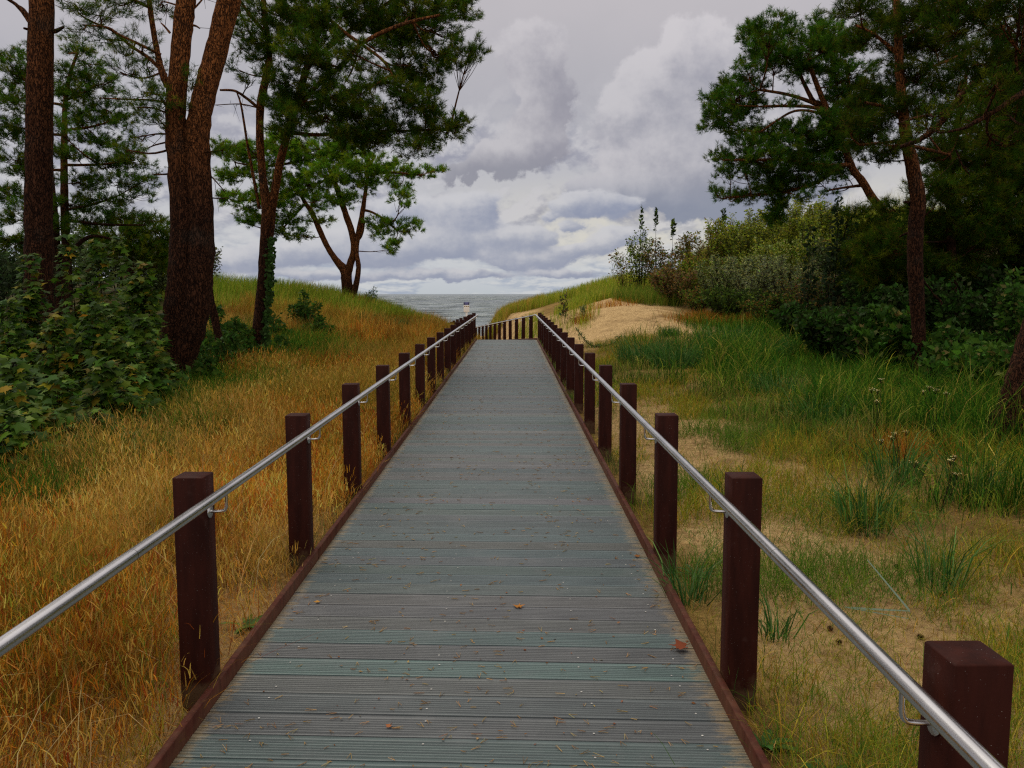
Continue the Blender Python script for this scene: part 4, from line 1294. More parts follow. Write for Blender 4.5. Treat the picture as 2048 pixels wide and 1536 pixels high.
def dune_shrubs():
    G, S, B, Y = (.10, .155, .014), (.35, .38, .12), (.23, .13, .032), (.28, .30, .024)
    D = (.035, .065, .010)
    gp = 'shrubs on the right dune'
    T = [  # px, y, h, r, stems, leaves, size, shape, cols, wts, lean, upright, label
        (1278, 33.5, 2.75, .6, 6, 520, .085, OVAL, [G, (.04, .06, .016), Y], [.5, .3, .2], .02, False, 'tallest thin-crowned poplar bush at the left end of the dune shrubs'),
        (1250, 34.5, 2.3, .6, 6, 190, .085, OVAL, [G, B], [.6, .4], -.05, False, 'half-bare bush at the very left end of the dune shrubs'),
        (1318, 33, 2.3, .75, 8, 620, .085, OVAL, [B, G, (.07, .05, .025)], [.45, .35, .2], .06, False, 'brown-leaved bush right of the tallest poplar bush'),
        (1370, 33, 2.45, .9, 9, 800, .085, OVAL, [B, (.10, .08, .03), G], [.4, .3, .3], .08, False, 'reddish twiggy bush in the middle of the dune shrubs'),
        (1345, 30.5, 1.55, .8, 8, 1100, .08, OVAL, [(.17, .115, .05), B, G], [.5, .3, .2], .03, False, 'low tan-leaved bush at the front of the reddish bushes'),
        (1415, 33.5, 3.0, .7, 9, 1400, .08, OVAL, [Y, G, B], [.45, .35, .2], .07, False, 'yellow-green bush with a poplar shoot standing out on top'),
        (1440, 30, 2.2, .9, 10, 1700, .09, LANCE, [S, (.12, .15, .08), G], [.45, .35, .2], .08, False, 'silvery willow bush at the left of the pale willows'),
        (1505, 28, 2.15, .9, 11, 2000, .09, LANCE, [S, (.21, .24, .15), (.10, .13, .06)], [.5, .25, .25], .1, False, 'palest silvery willow bush among the dune shrubs'),
        (1570, 27, 2.1, .85, 10, 1800, .09, LANCE, [S, (.13, .16, .09), (.08, .10, .04)], [.45, .3, .25], .1, False, 'silvery willow bush beneath the drooping pine spray'),
        (1610, 25.5, 1.6, .8, 9, 1500, .085, LANCE, [(.12, .13, .07), B, G], [.4, .3, .3], .06, False, 'brownish willow bush in front of the dark climbing sapling'),
        (1485, 32, 3.0, 1.0, 10, 1900, .085, OVAL, [Y, (.10, .115, .03), G], [.5, .3, .2], .05, False, 'tall olive-green bush behind the pale willows'),
        (1560, 33, 3.0, 1.1, 10, 1900, .085, OVAL, [Y, (.14, .15, .035), G], [.55, .25, .2], .05, False, 'tall yellow-green bush on the dune top below the drooping pine spray'),
        (1640, 31, 3.0, 1.1, 10, 1900, .085, OVAL, [Y, (.15, .17, .05), G], [.5, .25, .25], .05, False, 'yellow-green bush on the dune top right of the drooping pine spray'),
        (1455, 26, 1.15, .8, 8, 1300, .07, OVAL, [D, G], [.65, .35], 0, False, 'dark green low bush under the silvery willows'),
        (1540, 24.3, 1.0, .9, 8, 1300, .07, OVAL, [D, G, B], [.5, .3, .2], 0, False, 'dark low bush at the right front of the willows'),
        (1395, 28.6, .95, .6, 7, 800, .07, OVAL, [G, B, D], [.4, .35, .25], 0, False, 'small brownish bush at the edge of the bare sand'),
        (1680, 27, 2.4, 1.0, 9, 1500, .09, OVAL, [(.06, .08, .025), (.10, .12, .05), D], [.4, .25, .35], 0, False, 'grey-green bush below the leaning trunk of the broad pine'),
    ]
    T += [
        (1395, 31.5, 2.0, 1.0, 9, 1300, .08, OVAL, [G, Y, B], [.5, .3, .2], .05, False, 'olive bush filling the gap left of the pale willows'),
        (1465, 33.8, 2.7, 1.1, 10, 1500, .08, OVAL, [Y, G, S], [.5, .3, .2], .05, False, 'olive bush at the back just left of the tall olive-green one'),
        (1530, 30.3, 2.3, 1.0, 10, 1500, .08, OVAL, [Y, S, G], [.4, .3, .3], .06, False, 'mottled olive bush directly behind the palest willow'),
        (1600, 29.2, 2.4, 1.0, 10, 1500, .08, OVAL, [G, Y, S], [.45, .35, .2], .05, False, 'olive bush behind the willow beneath the drooping spray'),
        (1655, 28.2, 2.2, 1.0, 10, 1400, .08, OVAL, [Y, G, B], [.4, .4, .2], .05, False, 'olive bush right of the dark climbing saplings'),
        (1720, 26.2, 2.0, 1.0, 9, 1200, .08, OVAL, [G, D, Y], [.5, .3, .2], .0, False, 'dull green bush at the right end of the dune shrubs'),
    ]
    for px, y, h, r, ns, nl, sz, sh, cols, w, lean, up, lab in T:
        r *= 1.22
        shrub('dune_shrub', lab, 'shrub', px, y, h, r, ns, nl, sz, sh, cols, w, gp, lean=lean, upright=up, start=.12, twig=.5, stemcol=(.075, .05, .035))
    # stiff poplar shoots above the shrubs
    gp = 'poplar shoots above the shrubs'
    for px, top, y, lab in ((1274, 414, 33.2, 'tallest leafy poplar shoot on the left of the dune shrubs'), (1306, 420, 33.6, 'right-hand one of the poplar shoots over the tallest bush'), (1342, 442, 33, 'short lone poplar shoot over the brown-leaved bush'), (1428, 418, 33.4, 'leaning poplar shoot over the yellow-green bush')):
        x = X(px, y)
        h = P(px, top, y)[2] - float(ground(x, y))
        shrub('poplar_shoot', lab, 'plant', px, y, h, .06, 1, 46, .12, OVAL, [(.03, .05, .014), G], [.8, .2], gp, upright=True, start=.72, twig=.05, lean=.05 if px > 1400 else 0.0)
    # dark climbing saplings in front of the dune
    gp = 'dark saplings before the right thicket'
    for px, top, y, r, nl, lab in ((1655, 395, 21, .16, 210, 'tall dark sapling wrapped in leaves left of the slender trunk'), (1610, 450, 21.5, .12, 110, 'thin dark sapling beside the tall leaf-wrapped one'), (1690, 420, 21, .14, 120, 'dark sapling with an arching tip below the broad pine')):
        x = X(px, y)
        h = P(px, top, y)[2] - float(ground(x, y))
        shrub('dark_sapling', lab, 'sapling', px, y, h, r, 2, nl, .11, OVAL, [(.016, .030, .010), (.024, .042, .012)], [.6, .4], gp, start=.06, twig=.22, lean=.02)


def thicket():
    gp = 'thicket bushes under the right pines'
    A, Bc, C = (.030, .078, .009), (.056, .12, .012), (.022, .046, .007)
    T = [(1600, 20, 1.0, .8, 900, 'low dark bush at the left end of the shady thicket'), (1650, 17.6, 1.15, .8, 950, 'dark bush where the long grass meets the thicket'),
         (1705, 16.2, 1.2, .75, 950, 'leafy bush a little left of the slender trunk'), (1765, 15.4, 1.25, .7, 950, 'bush with larger leaves touching the left side of the slender trunk'),
         (1800, 17.5, 1.9, .8, 1000, 'tall shady bush behind the slender trunk'), (1885, 14.6, 1.1, .7, 900, 'bush close on the right of the slender trunk'), (1930, 12.8, .95, .65, 850, 'low bush with pale leaves right of the slender trunk'),
         (1985, 11.6, .95, .6, 800, 'low bush left of the leaning right-edge trunk'), (1950, 16.5, 1.9, .9, 1000, 'dark bush in the deep shade right of the slender trunk'), (2030, 15, 2.2, .9, 1000, 'tall dark bush at the right edge behind the leaning trunk'),
         (1890, 19, 2.3, 1.1, 1100, 'tall dark bush far back in the shade'), (1740, 20, 1.8, 1.0, 1000, 'dark bush behind the bushes left of the slender trunk'), (2060, 11.2, 1.1, .7, 800, 'bush behind the leaning right-edge trunk'),
         (2090, 18, 2.6, 1.2, 1000, 'dark tall bush cut by the right border'), (1980, 21, 2.6, 1.2, 1100, 'far dark bush filling the gap by the right border'), (1820, 22.5, 2.4, 1.2, 1100, 'far dark bush straight behind the slender trunk')]
    for px, y, h, r, nl, lab in T:
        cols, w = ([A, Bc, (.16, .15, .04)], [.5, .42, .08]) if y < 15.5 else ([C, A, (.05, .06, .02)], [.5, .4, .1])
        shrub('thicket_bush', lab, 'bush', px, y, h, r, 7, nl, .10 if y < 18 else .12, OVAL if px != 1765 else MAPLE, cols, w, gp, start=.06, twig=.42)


pines_left()
pines_right()
saplings()
dune_shrubs()
thicket()


# ------------------------------------------------------------------ grasses
def scatter(n, x0, x1, y0, y1, k=1.0):
    """random ground points, denser close to the camera"""
    u = R.random(n)
    y = y0 * (y1 / y0) ** (u ** k) if y0 > 0 else R.uniform(y0, y1, n)
    x = R.uniform(x0, x1, n)
    keep = (np.abs(x) < .72 * y + 2.0)
    return x[keep], y[keep]


ORANGE, STRAW, RUST, OLIVE, GREEN = (.38, .15, .015), (.50, .30, .060), (.26, .055, .012), (.19, .165, .018), (.085, .135, .014)


def dry_grass():
    mb = MB()
    # standing culms on the left
    x, y = scatter(230000, -9, -1.24, 1.2, 33, .85)
    edge = -4.0 - (y - 6.5) * .12 + (vnoise(x, y, 1.2, 3) - .5) * 1.6
    edge = np.where(y > 17, edge - (y - 17) * .55, edge)
    inside = x > edge
    dens = np.where(inside, 1.0, .12)
    close = sstep(-1.3, -2.0, x + (vnoise(x, y, .5, 8) - .5) * 1.1)
    dens *= .10 + .90 * np.maximum(close, sstep(5, 9, y))
    dens *= .55 + .9 * vnoise(x, y, .6, 5)
    crest = sstep(1.0, 1.35, ground(x, y)) * sstep(26, 29, y)
    dens *= 1 - .75 * crest
    k = R.random(len(x)) < dens
    x, y = x[k], y[k]
    n = len(x)
    pt = vnoise(x, y, 1.6, 11)
    far = sstep(8, 20, y)
    h = R.uniform(.16, .50, n) * (.6 + .95 * vnoise(x, y, .9, 12)) * (.75 + .45 * sstep(-1.3, -2.4, x))
    w = (.0016 + .00033 * y) * R.uniform(.7, 1.4, n)
    c = pick([ORANGE, STRAW, RUST, OLIVE], [.40, .30, .14, .16], n)
    st = sstep(.5, .72, vnoise(x, y, 2.1, 14) * .7 + vnoise(x, y, .5, 15) * .3)[:, None]
    c = c * (1 - st * .7) + st * .7 * pick([STRAW, (.60, .42, .12), OLIVE], [.5, .3, .2], n)
    c = c * (.55 + .85 * vnoise(x, y, .42, 17) * (.6 + .8 * vnoise(x, y, 1.7, 18)))[:, None]
    g = pt > .62
    c[g] = c[g] * .5 + .5 * pick([OLIVE, STRAW, GREEN], [.5, .3, .2], int(g.sum()))
    ld = vnoise(x, y, .8, 16)
    blades(mb, g3(x, y) - np.array([0, 0, .01]), h, w, R.normal(.55, .4, n), R.normal(ld * 9, 1.1, n), c, np.abs(R.normal(.15 + .35 * ld, .22, n)))
    # seed heads and side branchlets: short blades on culms
    i = R.choice(n, min(n, 76000), replace=False)
    i = i[y[i] < 16]
    for q in range(3):
        m = len(i)
        rt = g3(x[i], y[i]) + np.column_stack([R.normal(0, .025, m), R.normal(0, .025, m), h[i] * R.uniform(.35, .85, m)])
        blades(mb, rt, R.uniform(.03, .085, m), w[i] * 1.5, R.normal(.4, .4, m), R.uniform(0, 6.28, m), np.clip(c[i] * 1.35, 0, .7), np.abs(R.normal(.35, .25, m)))
    # matted dead grass on the ground
    x, y = scatter(60000, -6.5, -1.22, 1.1, 20, 1.0)
    n = len(x)
    blades(mb, g3(x, y) + np.array([0, 0, .006]), R.uniform(.06, .2, n), (.0018 + .0003 * y), R.normal(.25, .3, n), R.uniform(0, 6.28, n), pick([ORANGE, STRAW, (.20, .12, .04), RUST], [.3, .35, .25, .1], n), R.uniform(.9, 1.45, n))
    # pale curled stalks standing out of the grass
    x, y = scatter(1600, -5.5, -1.4, 1.5, 12, 1.0)
    n = len(x)
    blades(mb, g3(x, y), R.uniform(.25, .55, n), .0028 + .0003 * y, R.normal(.8, .5, n), R.uniform(0, 6.28, n), pick([(.52, .38, .16), (.45, .3, .1)], [.6, .4], n), np.abs(R.normal(.2, .2, n)))
    # rusty patches right of the walk
    for (cx, cy, rx, ry, m) in ((6.4, 25.6, 1.1, .8, 3400), (7.6, 26, .8, .6, 1500), (2.35, 27.5, .3, .4, 260), (3.8, 8.1, .6, .35, 600), (3.4, 29.5, .9, .9, 300)):
        x, y = R.normal(cx, rx * .55, m), R.normal(cy, ry * .55, m)
        blades(mb, g3(x, y), R.uniform(.12, .36, m), .002 + .00033 * cy, R.normal(.5, .3, m), R.uniform(0, 6.28, m), pick([ORANGE, STRAW, RUST], [.5, .3, .2], m), np.abs(R.normal(.2, .2, m)))
    o = mb.build('dry_grass', M_grass)
    tag(o, 'dense dry orange and straw-coloured grass along the boardwalk', 'grass', kind='stuff')


def dune_grass():
    """marram on the two crests and on the high dune at the right"""
    mb = MB()
    def patch(n, cx, cy, rx, ry, h0, h1, cols, wts, clump=.5, lean=(.35, .25), wd=1.0, flat=None):
        x, y = R.uniform(cx - rx, cx + rx, n), R.uniform(cy - ry, cy + ry, n)
        k = ((x - cx) / rx) ** 2 + ((y - cy) / ry) ** 2 + (vnoise(x, y, 1.0, 21) - .5) * .9 < 1
        k &= R.random(n) < (1 - clump) + clump * 2 * sstep(.3, .7, vnoise(x, y, .55, 22))
        x, y = x[k], y[k]
        lat, al, zz = path_local(x, y)
        k = np.abs(lat) > 1.35
        x, y = x[k], y[k]
        m = len(x)
        blades(mb, g3(x, y), R.uniform(h0, h1, m), (.003 + .00028 * cy) * wd, np.abs(R.normal(*lean, m)), R.normal(.3, 1.2, m), pick(cols, wts, m), np.abs(R.normal(.12, .12, m)))
    YG = [(.31, .35, .028), (.19, .28, .022), (.48, .40, .07), (.12, .20, .018)]
    GW = [.35, .3, .2, .15]
    patch(26000, -9, 32, 6, 4.2, .35, .75, YG, [.25, .45, .1, .2])
    patch(9000, -5.4, 32.5, 2.4, 2.4, .25, .55, YG, [.3, .35, .25, .1])
    patch(6000, -7.5, 28, 3, 1.6, .25, .5, YG, [.2, .3, .4, .1])
    patch(3000, -4.3, 27, 1.0, .9, .25, .5, [(.05, .095, .022), (.08, .12, .025)], [.6, .4])
    patch(3500, -3.0, 31.5, .9, 1.6, .3, .6, YG, [.2, .3, .4, .1])
    patch(14000, 2.4, 44, 4.2, 3.0, .35, .7, YG, [.4, .25, .25, .1])
    patch(9000, -.3, 44.5, 2.0, 3.2, .35, .75, [(.38, .26, .04), (.28, .28, .03), (.5, .32, .07)], [.4, .35, .25])
    patch(9000, 4.6, 37.5, 2.6, 3.0, .3, .6, YG, GW)
    patch(8000, 5.4, 31.6, 1.6, 1.6, .25, .55, [(.11, .19, .02), (.17, .23, .024), (.34, .28, .05)], [.45, .35, .2])
    patch(4500, 3.6, 34.0, 1.5, .9, .25, .5, YG, GW)
    patch(40000, 13.5, 35, 5.5, 2.6, .6, 1.25, [(.36, .38, .03), (.25, .31, .026), (.52, .47, .09)], [.45, .3, .25], lean=(.2, .2))
    patch(12000, 9.6, 35.5, 2.0, 2.2, .5, 1.1, [(.34, .36, .03), (.24, .30, .026), (.5, .45, .09)], [.45, .3, .25], lean=(.2, .2))
    patch(2600, 13.5, 36, 5.5, 2.0, 1.1, 1.9, [(.30, .28, .07), (.22, .22, .04)], [.6, .4], lean=(.3, .25))
    patch(900, 9.0, 36, 1.8, 1.6, .9, 1.5, [(.30, .28, .07), (.22, .22, .04)], [.6, .4], lean=(.3, .25))
    patch(1200, 2.2, 30, .8, 4, .2, .5, YG, GW)
    patch(2200, .6, 33.5, .7, 4, .15, .4, YG, GW)
    o = mb.build('dune_grass', M_grass)
    tag(o, 'yellow-green marram grass covering the dune crests', 'grass', kind='stuff')


def green_grass():
    """long green grass on the right and round the thickets, thin yellow-green grass on the sand"""
    mb = MB()
    DG = [(.022, .075, .008), (.048, .135, .012), (.10, .175, .014), (.22, .27, .026)]
    # long grass belt on the right
    x, y = scatter(170000, 1.2, 12, 3.2, 24, .75)
    n = vnoise(x, y, 1.5, 31)
    lo = 1.9 + .10 * y - sstep(9, 16, y) * 1.3 + (n - .5) * 1.8
    lo = np.where(y < 6, 2.4 + (n - .5) * 1.3, lo)
    cl = vnoise(x, y, .9, 32) * .6 + vnoise(x, y, .4, 38) * .4
    k = (x > lo) & (R.random(len(x)) < .05 + .95 * sstep(.44, .58, cl + .10 * sstep(1.5, 4.5, x - lo)))
    k &= R.random(len(x)) > sandmask(x, y) * .9
    k &= ~((x > 1.3) & (x < 7.6 + (n[: len(x)] - .5) * 3) & (y > 18.6 + (n[: len(x)] - .5) * 3) & (R.random(len(x)) < .85))
    x, y = x[k], y[k]
    m = len(x)
    fade = sstep(.0, 1.4, x - lo[k])
    h = R.uniform(.18, .62, m) * (.45 + .55 * fade) * (.5 + 1.1 * sstep(.42, .7, cl[k]))
    c = pick(DG + [(.36, .30, .06)], [.36, .27, .17, .12, .08], m, .3)
    yl = R.random(m) < (1 - fade) * .6
    c[yl] = pick([(.22, .18, .045), (.14, .15, .035)], [.5, .5], int(yl.sum()))
    blades(mb, g3(x, y), h, (.0030 + .00034 * y) * R.uniform(.6, 1.5, m), np.abs(R.normal(1.0, .5, m)), R.uniform(0, 6.28, m), c, np.abs(R.normal(.22, .18, m)))
    # thin grass on the sand by the right rail
    x, y = scatter(230000, .93, 7.5, 1.2, 22, .95)
    pt = vnoise(x, y, .75, 33) * .65 + vnoise(x, y, .28, 36) * .35
    k = R.random(len(x)) < (.15 + .85 * sstep(.38, .60, pt)) * (.45 + .55 * sstep(.95, 1.25, x))
    k &= R.random(len(x)) > .8 * sstep(20, 23, y)
    x, y, pt = x[k], y[k], pt[k]
    m = len(x)
    c = pick([(.24, .23, .018), (.10, .17, .016), (.42, .30, .04), (.30, .15, .02)], [.38, .3, .22, .10], m)
    gr = vnoise(x, y, 1.1, 37) > .58
    c[gr] = pick([(.075, .15, .018), (.13, .19, .02)], [.6, .4], int(gr.sum()))
    blades(mb, g3(x, y), R.uniform(.05, .25, m) * (.5 + .9 * sstep(.4, .75, pt)), (.0017 + .0003 * y) * R.uniform(.7, 1.4, m), R.normal(.8, .5, m), R.uniform(0, 6.28, m), c, np.abs(R.normal(.5, .38, m)))
    # feathery green weeds among it
    for q in range(150):
        cy = 1.9 * (13 / 1.9) ** R.random()
        cx = R.uniform(1.0, 1.3 + .33 * cy + .6)
        m = int(R.uniform(40, 110))
        rr = R.uniform(.05, .16)
        x, y = R.normal(cx, rr, m), R.normal(cy, rr, m)
        zz = R.random(m) * R.uniform(.08, .24)
        rt = g3(x, y) + np.column_stack([np.zeros(m), np.zeros(m), zz])
        base = [(.07, .15, .018), (.16, .20, .02), (.26, .22, .03)][R.choice(3, p=[.5, .3, .2])]
        blades(mb, rt, R.uniform(.04, .16, m), .0016 + .0003 * cy, R.normal(.7, .4, m), R.uniform(0, 6.28, m), vary(base, m, .2), np.abs(R.normal(.7, .35, m)))
    # dead bits lying flat
    x, y = scatter(60000, .92, 8, 1.1, 16, 1.0)
    m = len(x)
    blades(mb, g3(x, y) + np.array([0, 0, .006]), R.uniform(.04, .16, m), .0014 + .00025 * y, R.normal(.2, .3, m), R.uniform(0, 6.28, m), pick([(.28, .16, .04), (.11, .05, .02), (.42, .27, .09), (.20, .17, .03)], [.3, .3, .2, .2], m), R.uniform(1.0, 1.5, m))
    # edge of the left thicket
    x, y = scatter(90000, -9, -3.0, 5.2, 21, .9)
    e = -3.55 - (y - 6.5) * .12
    k = (np.abs(x - e + .35) < 1.05 + (vnoise(x, y, .9, 35) - .5) * 1.3) | (R.random(len(x)) < .12)
    x, y = x[k], y[k]
    m = len(x)
    blades(mb, g3(x, y), R.uniform(.2, .72, m), .0034 + .00034 * y, np.abs(R.normal(.8, .4, m)), R.uniform(0, 6.28, m), pick(DG, [.35, .35, .2, .1], m), np.abs(R.normal(.25, .2, m)))
    for q in range(70):
        cy = 3.0 * (30 / 3.0) ** R.random()
        cx = R.uniform(-1.6 - .25 * cy - 1.0, -1.7)
        m = int(R.uniform(40, 150))
        rr = R.uniform(.08, .3) * (1 + cy / 18)
        x, y = np.minimum(R.normal(cx, rr, m), -1.5), R.normal(cy, rr, m)
        blades(mb, g3(x, y), R.uniform(.2, .5, m), .0024 + .0003 * cy, np.abs(R.normal(.7, .4, m)), R.uniform(0, 6.28, m), pick(DG[1:] + [(.30, .27, .04)], [.35, .3, .15, .2], m), np.abs(R.normal(.22, .18, m)))
    # greenery under the trees
    for (x0, x1, y0, y1, m0) in ((-14, -4.5, 9, 24, 26000), (5, 16, 9, 26, 30000)):
        x, y = R.uniform(x0, x1, m0), R.uniform(y0, y1, m0)
        blades(mb, g3(x, y), R.uniform(.15, .5, m0), .009, np.abs(R.normal(.7, .4, m0)), R.uniform(0, 6.28, m0), pick(DG[:3], [.4, .4, .2], m0), np.abs(R.normal(.2, .2, m0)))
    # seams of grass along the kerbs
    for side in (-1, 1):
        m = 5200
        y = R.uniform(2, 27, m)
        x = (XL - .05 if side < 0 else XR + .05) + side * np.abs(R.normal(0, .10, m))
        k = R.random(m) < sstep(.42, .75, vnoise(x * 3, y, .8, 40 + side)) * (.35 + .65 * sstep(5, 12, y))
        x, y = x[k], y[k]
        m = len(x)
        blades(mb, g3(x, y), R.uniform(.06, .26, m), .0016 + .00028 * y, np.abs(R.normal(.6, .4, m)), R.uniform(0, 6.28, m), pick([(.08, .13, .028), (.15, .16, .035), (.25, .2, .06)], [.45, .3, .25], m), np.abs(R.normal(.35, .25, m)))
    o = mb.build('green_grass', M_grass)
    tag(o, 'long green and thin yellowish grass right of the boardwalk and under the trees', 'grass', kind='stuff')


def tufts():
    """clumps of broad bluish grass that stand out singly"""
    gp = 'single tufts of lyme grass'
    T = [(1290, 17.6, .85, .7, 330, 'broad dense grass tuft just below the bare sand behind the right rail'), (1350, 16.4, .7, .6, 260, 'dense grass tuft adjoining the broad one below the bare sand'), (1440, 19.0, .75, .8, 300, 'wide dark grass tuft on the slope below the silvery willows'), (1515, 17.8, .7, .8, 280, 'dark grass tuft at the foot of the shrub bank'), (1335, 21.5, .35, .3, 110, 'small low grass tuft standing on the bare sand'),
         (1560, 12.6, .6, .5, 120, 'grass tuft with curved blades in the middle of the long grass'), (1640, 9.4, .6, .4, 90, 'upright grass tuft beside the rusty patch'), (1745, 5.7, .62, .22, 55, 'long-bladed grass tuft above the nearest right post'), (1800, 6.9, .62, .25, 60, 'large arching grass tuft left of the leaning right-edge trunk'),
         (1960, 6.4, .6, .25, 55, 'arching grass tuft at the foot of the leaning right-edge trunk'), (1480, 6.3, .38, .15, 26, 'small grass tuft behind the third right post'), (1905, 4.6, .55, .15, 24, 'thin grass tuft of long pale blades by the right border'),
         (1385, 4.35, .42, .14, 34, 'green grass tuft between the second and third right posts'), (1570, 3.9, .3, .1, 18, 'short grass tuft on the sand right of the second right post'), (290, 3.9, .42, .05, 10, 'few broad green blades in the orange grass left of the near left post'), (500, 8.2, .5, .12, 16, 'green blades standing in the orange grass behind the second left post'),
         (170, 6.7, .62, .4, 90, 'long arching green grass tuft under the maple bushes'), (60, 6.5, .6, .4, 80, 'arching green grass tuft at the left border above the orange grass'), (265, 7.4, .55, .35, 80, 'arching grass tuft at the right front of the maple bushes'), (775, 25.5, .55, .6, 150, 'dark green grass tuft on the slope left of the left rail'), (845, 29, .5, .5, 120, 'yellowish grass tuft at the right foot of the left dune')]
    for px, y, h, r, n, lab in T:
        x = X(px, y)
        loc = np.array([x, y, float(ground(x, y))])
        mb = MB()
        n = int(n * 2.4)
        a = R.uniform(0, 6.28, n)
        rr = r * np.sqrt(R.random(n)) * .8
        rx, ry = rr * np.cos(a), rr * np.sin(a)
        root = np.column_stack([rx, ry, ground(x + rx, y + ry) - loc[2] - .01])
        cols = [(.04, .115, .022), (.065, .15, .026), (.03, .085, .018), (.12, .21, .06)] if 'yellowish' not in lab else [(.16, .17, .04), (.10, .14, .035)]
        blades(mb, root, R.uniform(.4, 1.1, n) * h, (.0062 + .00025 * y) * R.uniform(.7, 1.2, n), np.abs(R.normal(.9, .45, n)), a + R.normal(0, .6, n), pick(cols, [1] * len(cols), n), np.abs(R.normal(.3, .2, n)))
        o = mb.build('grass_tuft', M_grass)
        o.location = loc
        tag(o, lab, 'grass tuft', gp)


def small_things():
    # pine-needle litter on the boards
    mb = MB()
    n = 1900
    y = 2.2 * (26 / 2.2) ** R.random(n)
    x = R.uniform(XL + .02, XR - .02, n)
    k = R.random(n) < .35 + .65 * sstep(.4, .7, vnoise(x, y, .5, 51))
    x, y = x[k], y[k]
    n = len(x)
    c = np.column_stack([x, y, SLOPE * y + .004])
    a = R.uniform(0, 6.28, n)
    L = R.uniform(.012, .032, n)
    for s in (-1, 1):
        aa = a + s * R.uniform(.05, .3, n)
        d = np.column_stack([np.cos(aa), np.sin(aa), np.abs(R.normal(0, .08, n))])
        sticks(mb, c, c + d * L[:, None] * 1.5, .0008 + .00010 * y, .0006 + .00008 * y, col=pick([(.34, .21, .08), (.25, .13, .05), (.38, .28, .12)], [.5, .3, .2], n))
    # flakes of bark and crumbs of leaf
    m = 260
    y = 2.2 * (20 / 2.2) ** R.random(m)
    x = R.uniform(XL + .02, XR - .02, m)
    leaves(mb, np.column_stack([x, y, SLOPE * y + .004]), np.column_stack([R.normal(0, .25, m), R.normal(0, .25, m), np.ones(m)]), np.column_stack([R.normal(0, 1, m), R.normal(0, 1, m), np.zeros(m)]), R.uniform(.008, .022, m), *OVAL, pick([(.20, .09, .04), (.30, .19, .07), (.12, .06, .035)], [.4, .3, .3], m))
    o = mb.build('needle_litter', M_litter)
    tag(o, 'brown pine needles and crumbs strewn over the deck boards', 'needle litter', kind='stuff')
    # fallen leaves
    def curled(name, label, px, y, size, col, seed, z=.0, group=None):
        rg = np.random.default_rng(seed)
        x = X(px, y)
        t, tr = MAPLE
        v = t.copy()
        v[:, 2] = .55 * v[:, 0] ** 2 + .25 * np.abs(v[:, 1] - .4) ** 1.5 + rg.normal(0, .05, len(v))
        v -= np.array([0, .45, v[:, 2].min()])
        a = rg.uniform(0, 6.28)
        r = np.array([[math.cos(a), -math.sin(a), 0], [math.sin(a), math.cos(a), 0], [0, 0, 1]])
        ob = MB()
        ob.add((v * size) @ r.T, T=tr, col=col)
        st = np.array([[0, -.45, .1], [.1, -.9, .25]]) * size
        sticks(ob, (st[:1]) @ r.T, (st[1:]) @ r.T, .0012, .001, col=np.asarray(col) * .7)
        q = ob.build(name, M_litter)
        q.location = (x, y, zdeck(y) + .004 + z)
        tag(q, label, 'leaf', group)
    gp = 'fallen leaves on the deck'
    curled('fallen_leaf', 'curled orange-brown leaf lying in the middle of the deck', 1038, 4.15, .055, (.33, .14, .035), 4, group=gp)
    curled('fallen_leaf', 'dark red-brown leaf leaning on the right edge board', 1368, 3.62, .075, (.17, .05, .025), 8, .012, gp)
    curled('fallen_leaf', 'small yellow leaf near the left edge board', 622, 4.2, .028, (.45, .23, .05), 3, group=gp)
    curled('fallen_leaf', 'small brown leaf on the right part of the deck', 1280, 4.95, .035, (.24, .10, .035), 12, group=gp)
    curled('fallen_leaf', 'small reddish leaf on the boards close to the camera', 765, 2.95, .024, (.32, .12, .05), 5, group=gp)
    # pine cones on the sand
    def cone_mesh():
        mb = MB()
        for k in range(9):
            t = k / 8
            rr = .016 * math.sin(math.pi * (.12 + .83 * t)) + .002
            m = 8
            a = np.arange(m) * 2 * math.pi / m + k * .4
            pos = np.column_stack([np.full(m, -.02 + .042 * t), rr * np.cos(a) * .8, rr * np.sin(a) * .8])
            out = np.column_stack([np.full(m, .5), np.cos(a), np.sin(a)])
            leaves(mb, pos, np.column_stack([np.full(m, 1.0), np.cos(a) * .4, np.sin(a) * .4]), out, .013, *OVAL, vary((.07, .04, .022), m, .2))
        tube(mb, [(-.024, 0, 0), (-.005, 0, 0), (.022, 0, 0)], [.004, .011, .003], 7, 8, col=(.04, .024, .014))
        ob = mb.build('pine_cone', M_litter)
        me = ob.data
        bpy.data.objects.remove(ob)
        return me
    cm = cone_mesh()
    for px, y, lab in ((1784, 2.95, 'pine cone on the sand beside the nearest right post'), (1682, 4.0, 'pine cone left of the pale broken grass blade'), (1700, 3.85, 'pine cone touching another one in the thin grass'), (1868, 3.95, 'pine cone in the grass near the right border'), (1582, 4.9, 'pine cone on sand behind the second right post'), (1812, 4.95, 'pine cone below the long-bladed tuft'), (1560, 3.0, 'pine cone at the right foot of the second right post'), (1905, 4.5, 'pine cone under the thin tuft of pale blades')):
        x = X(px, y)
        q = bpy.data.objects.new('pine_cone', cm)
        q.location = (x, y, float(ground(x, y)) + .014)
        q.rotation_euler = (R.uniform(0, 6), R.normal(0, .2), R.uniform(0, 6))
        q.scale = (.62,) * 3
        link(q)
        tag(q, lab, 'pine cone', 'pine cones on the sand')
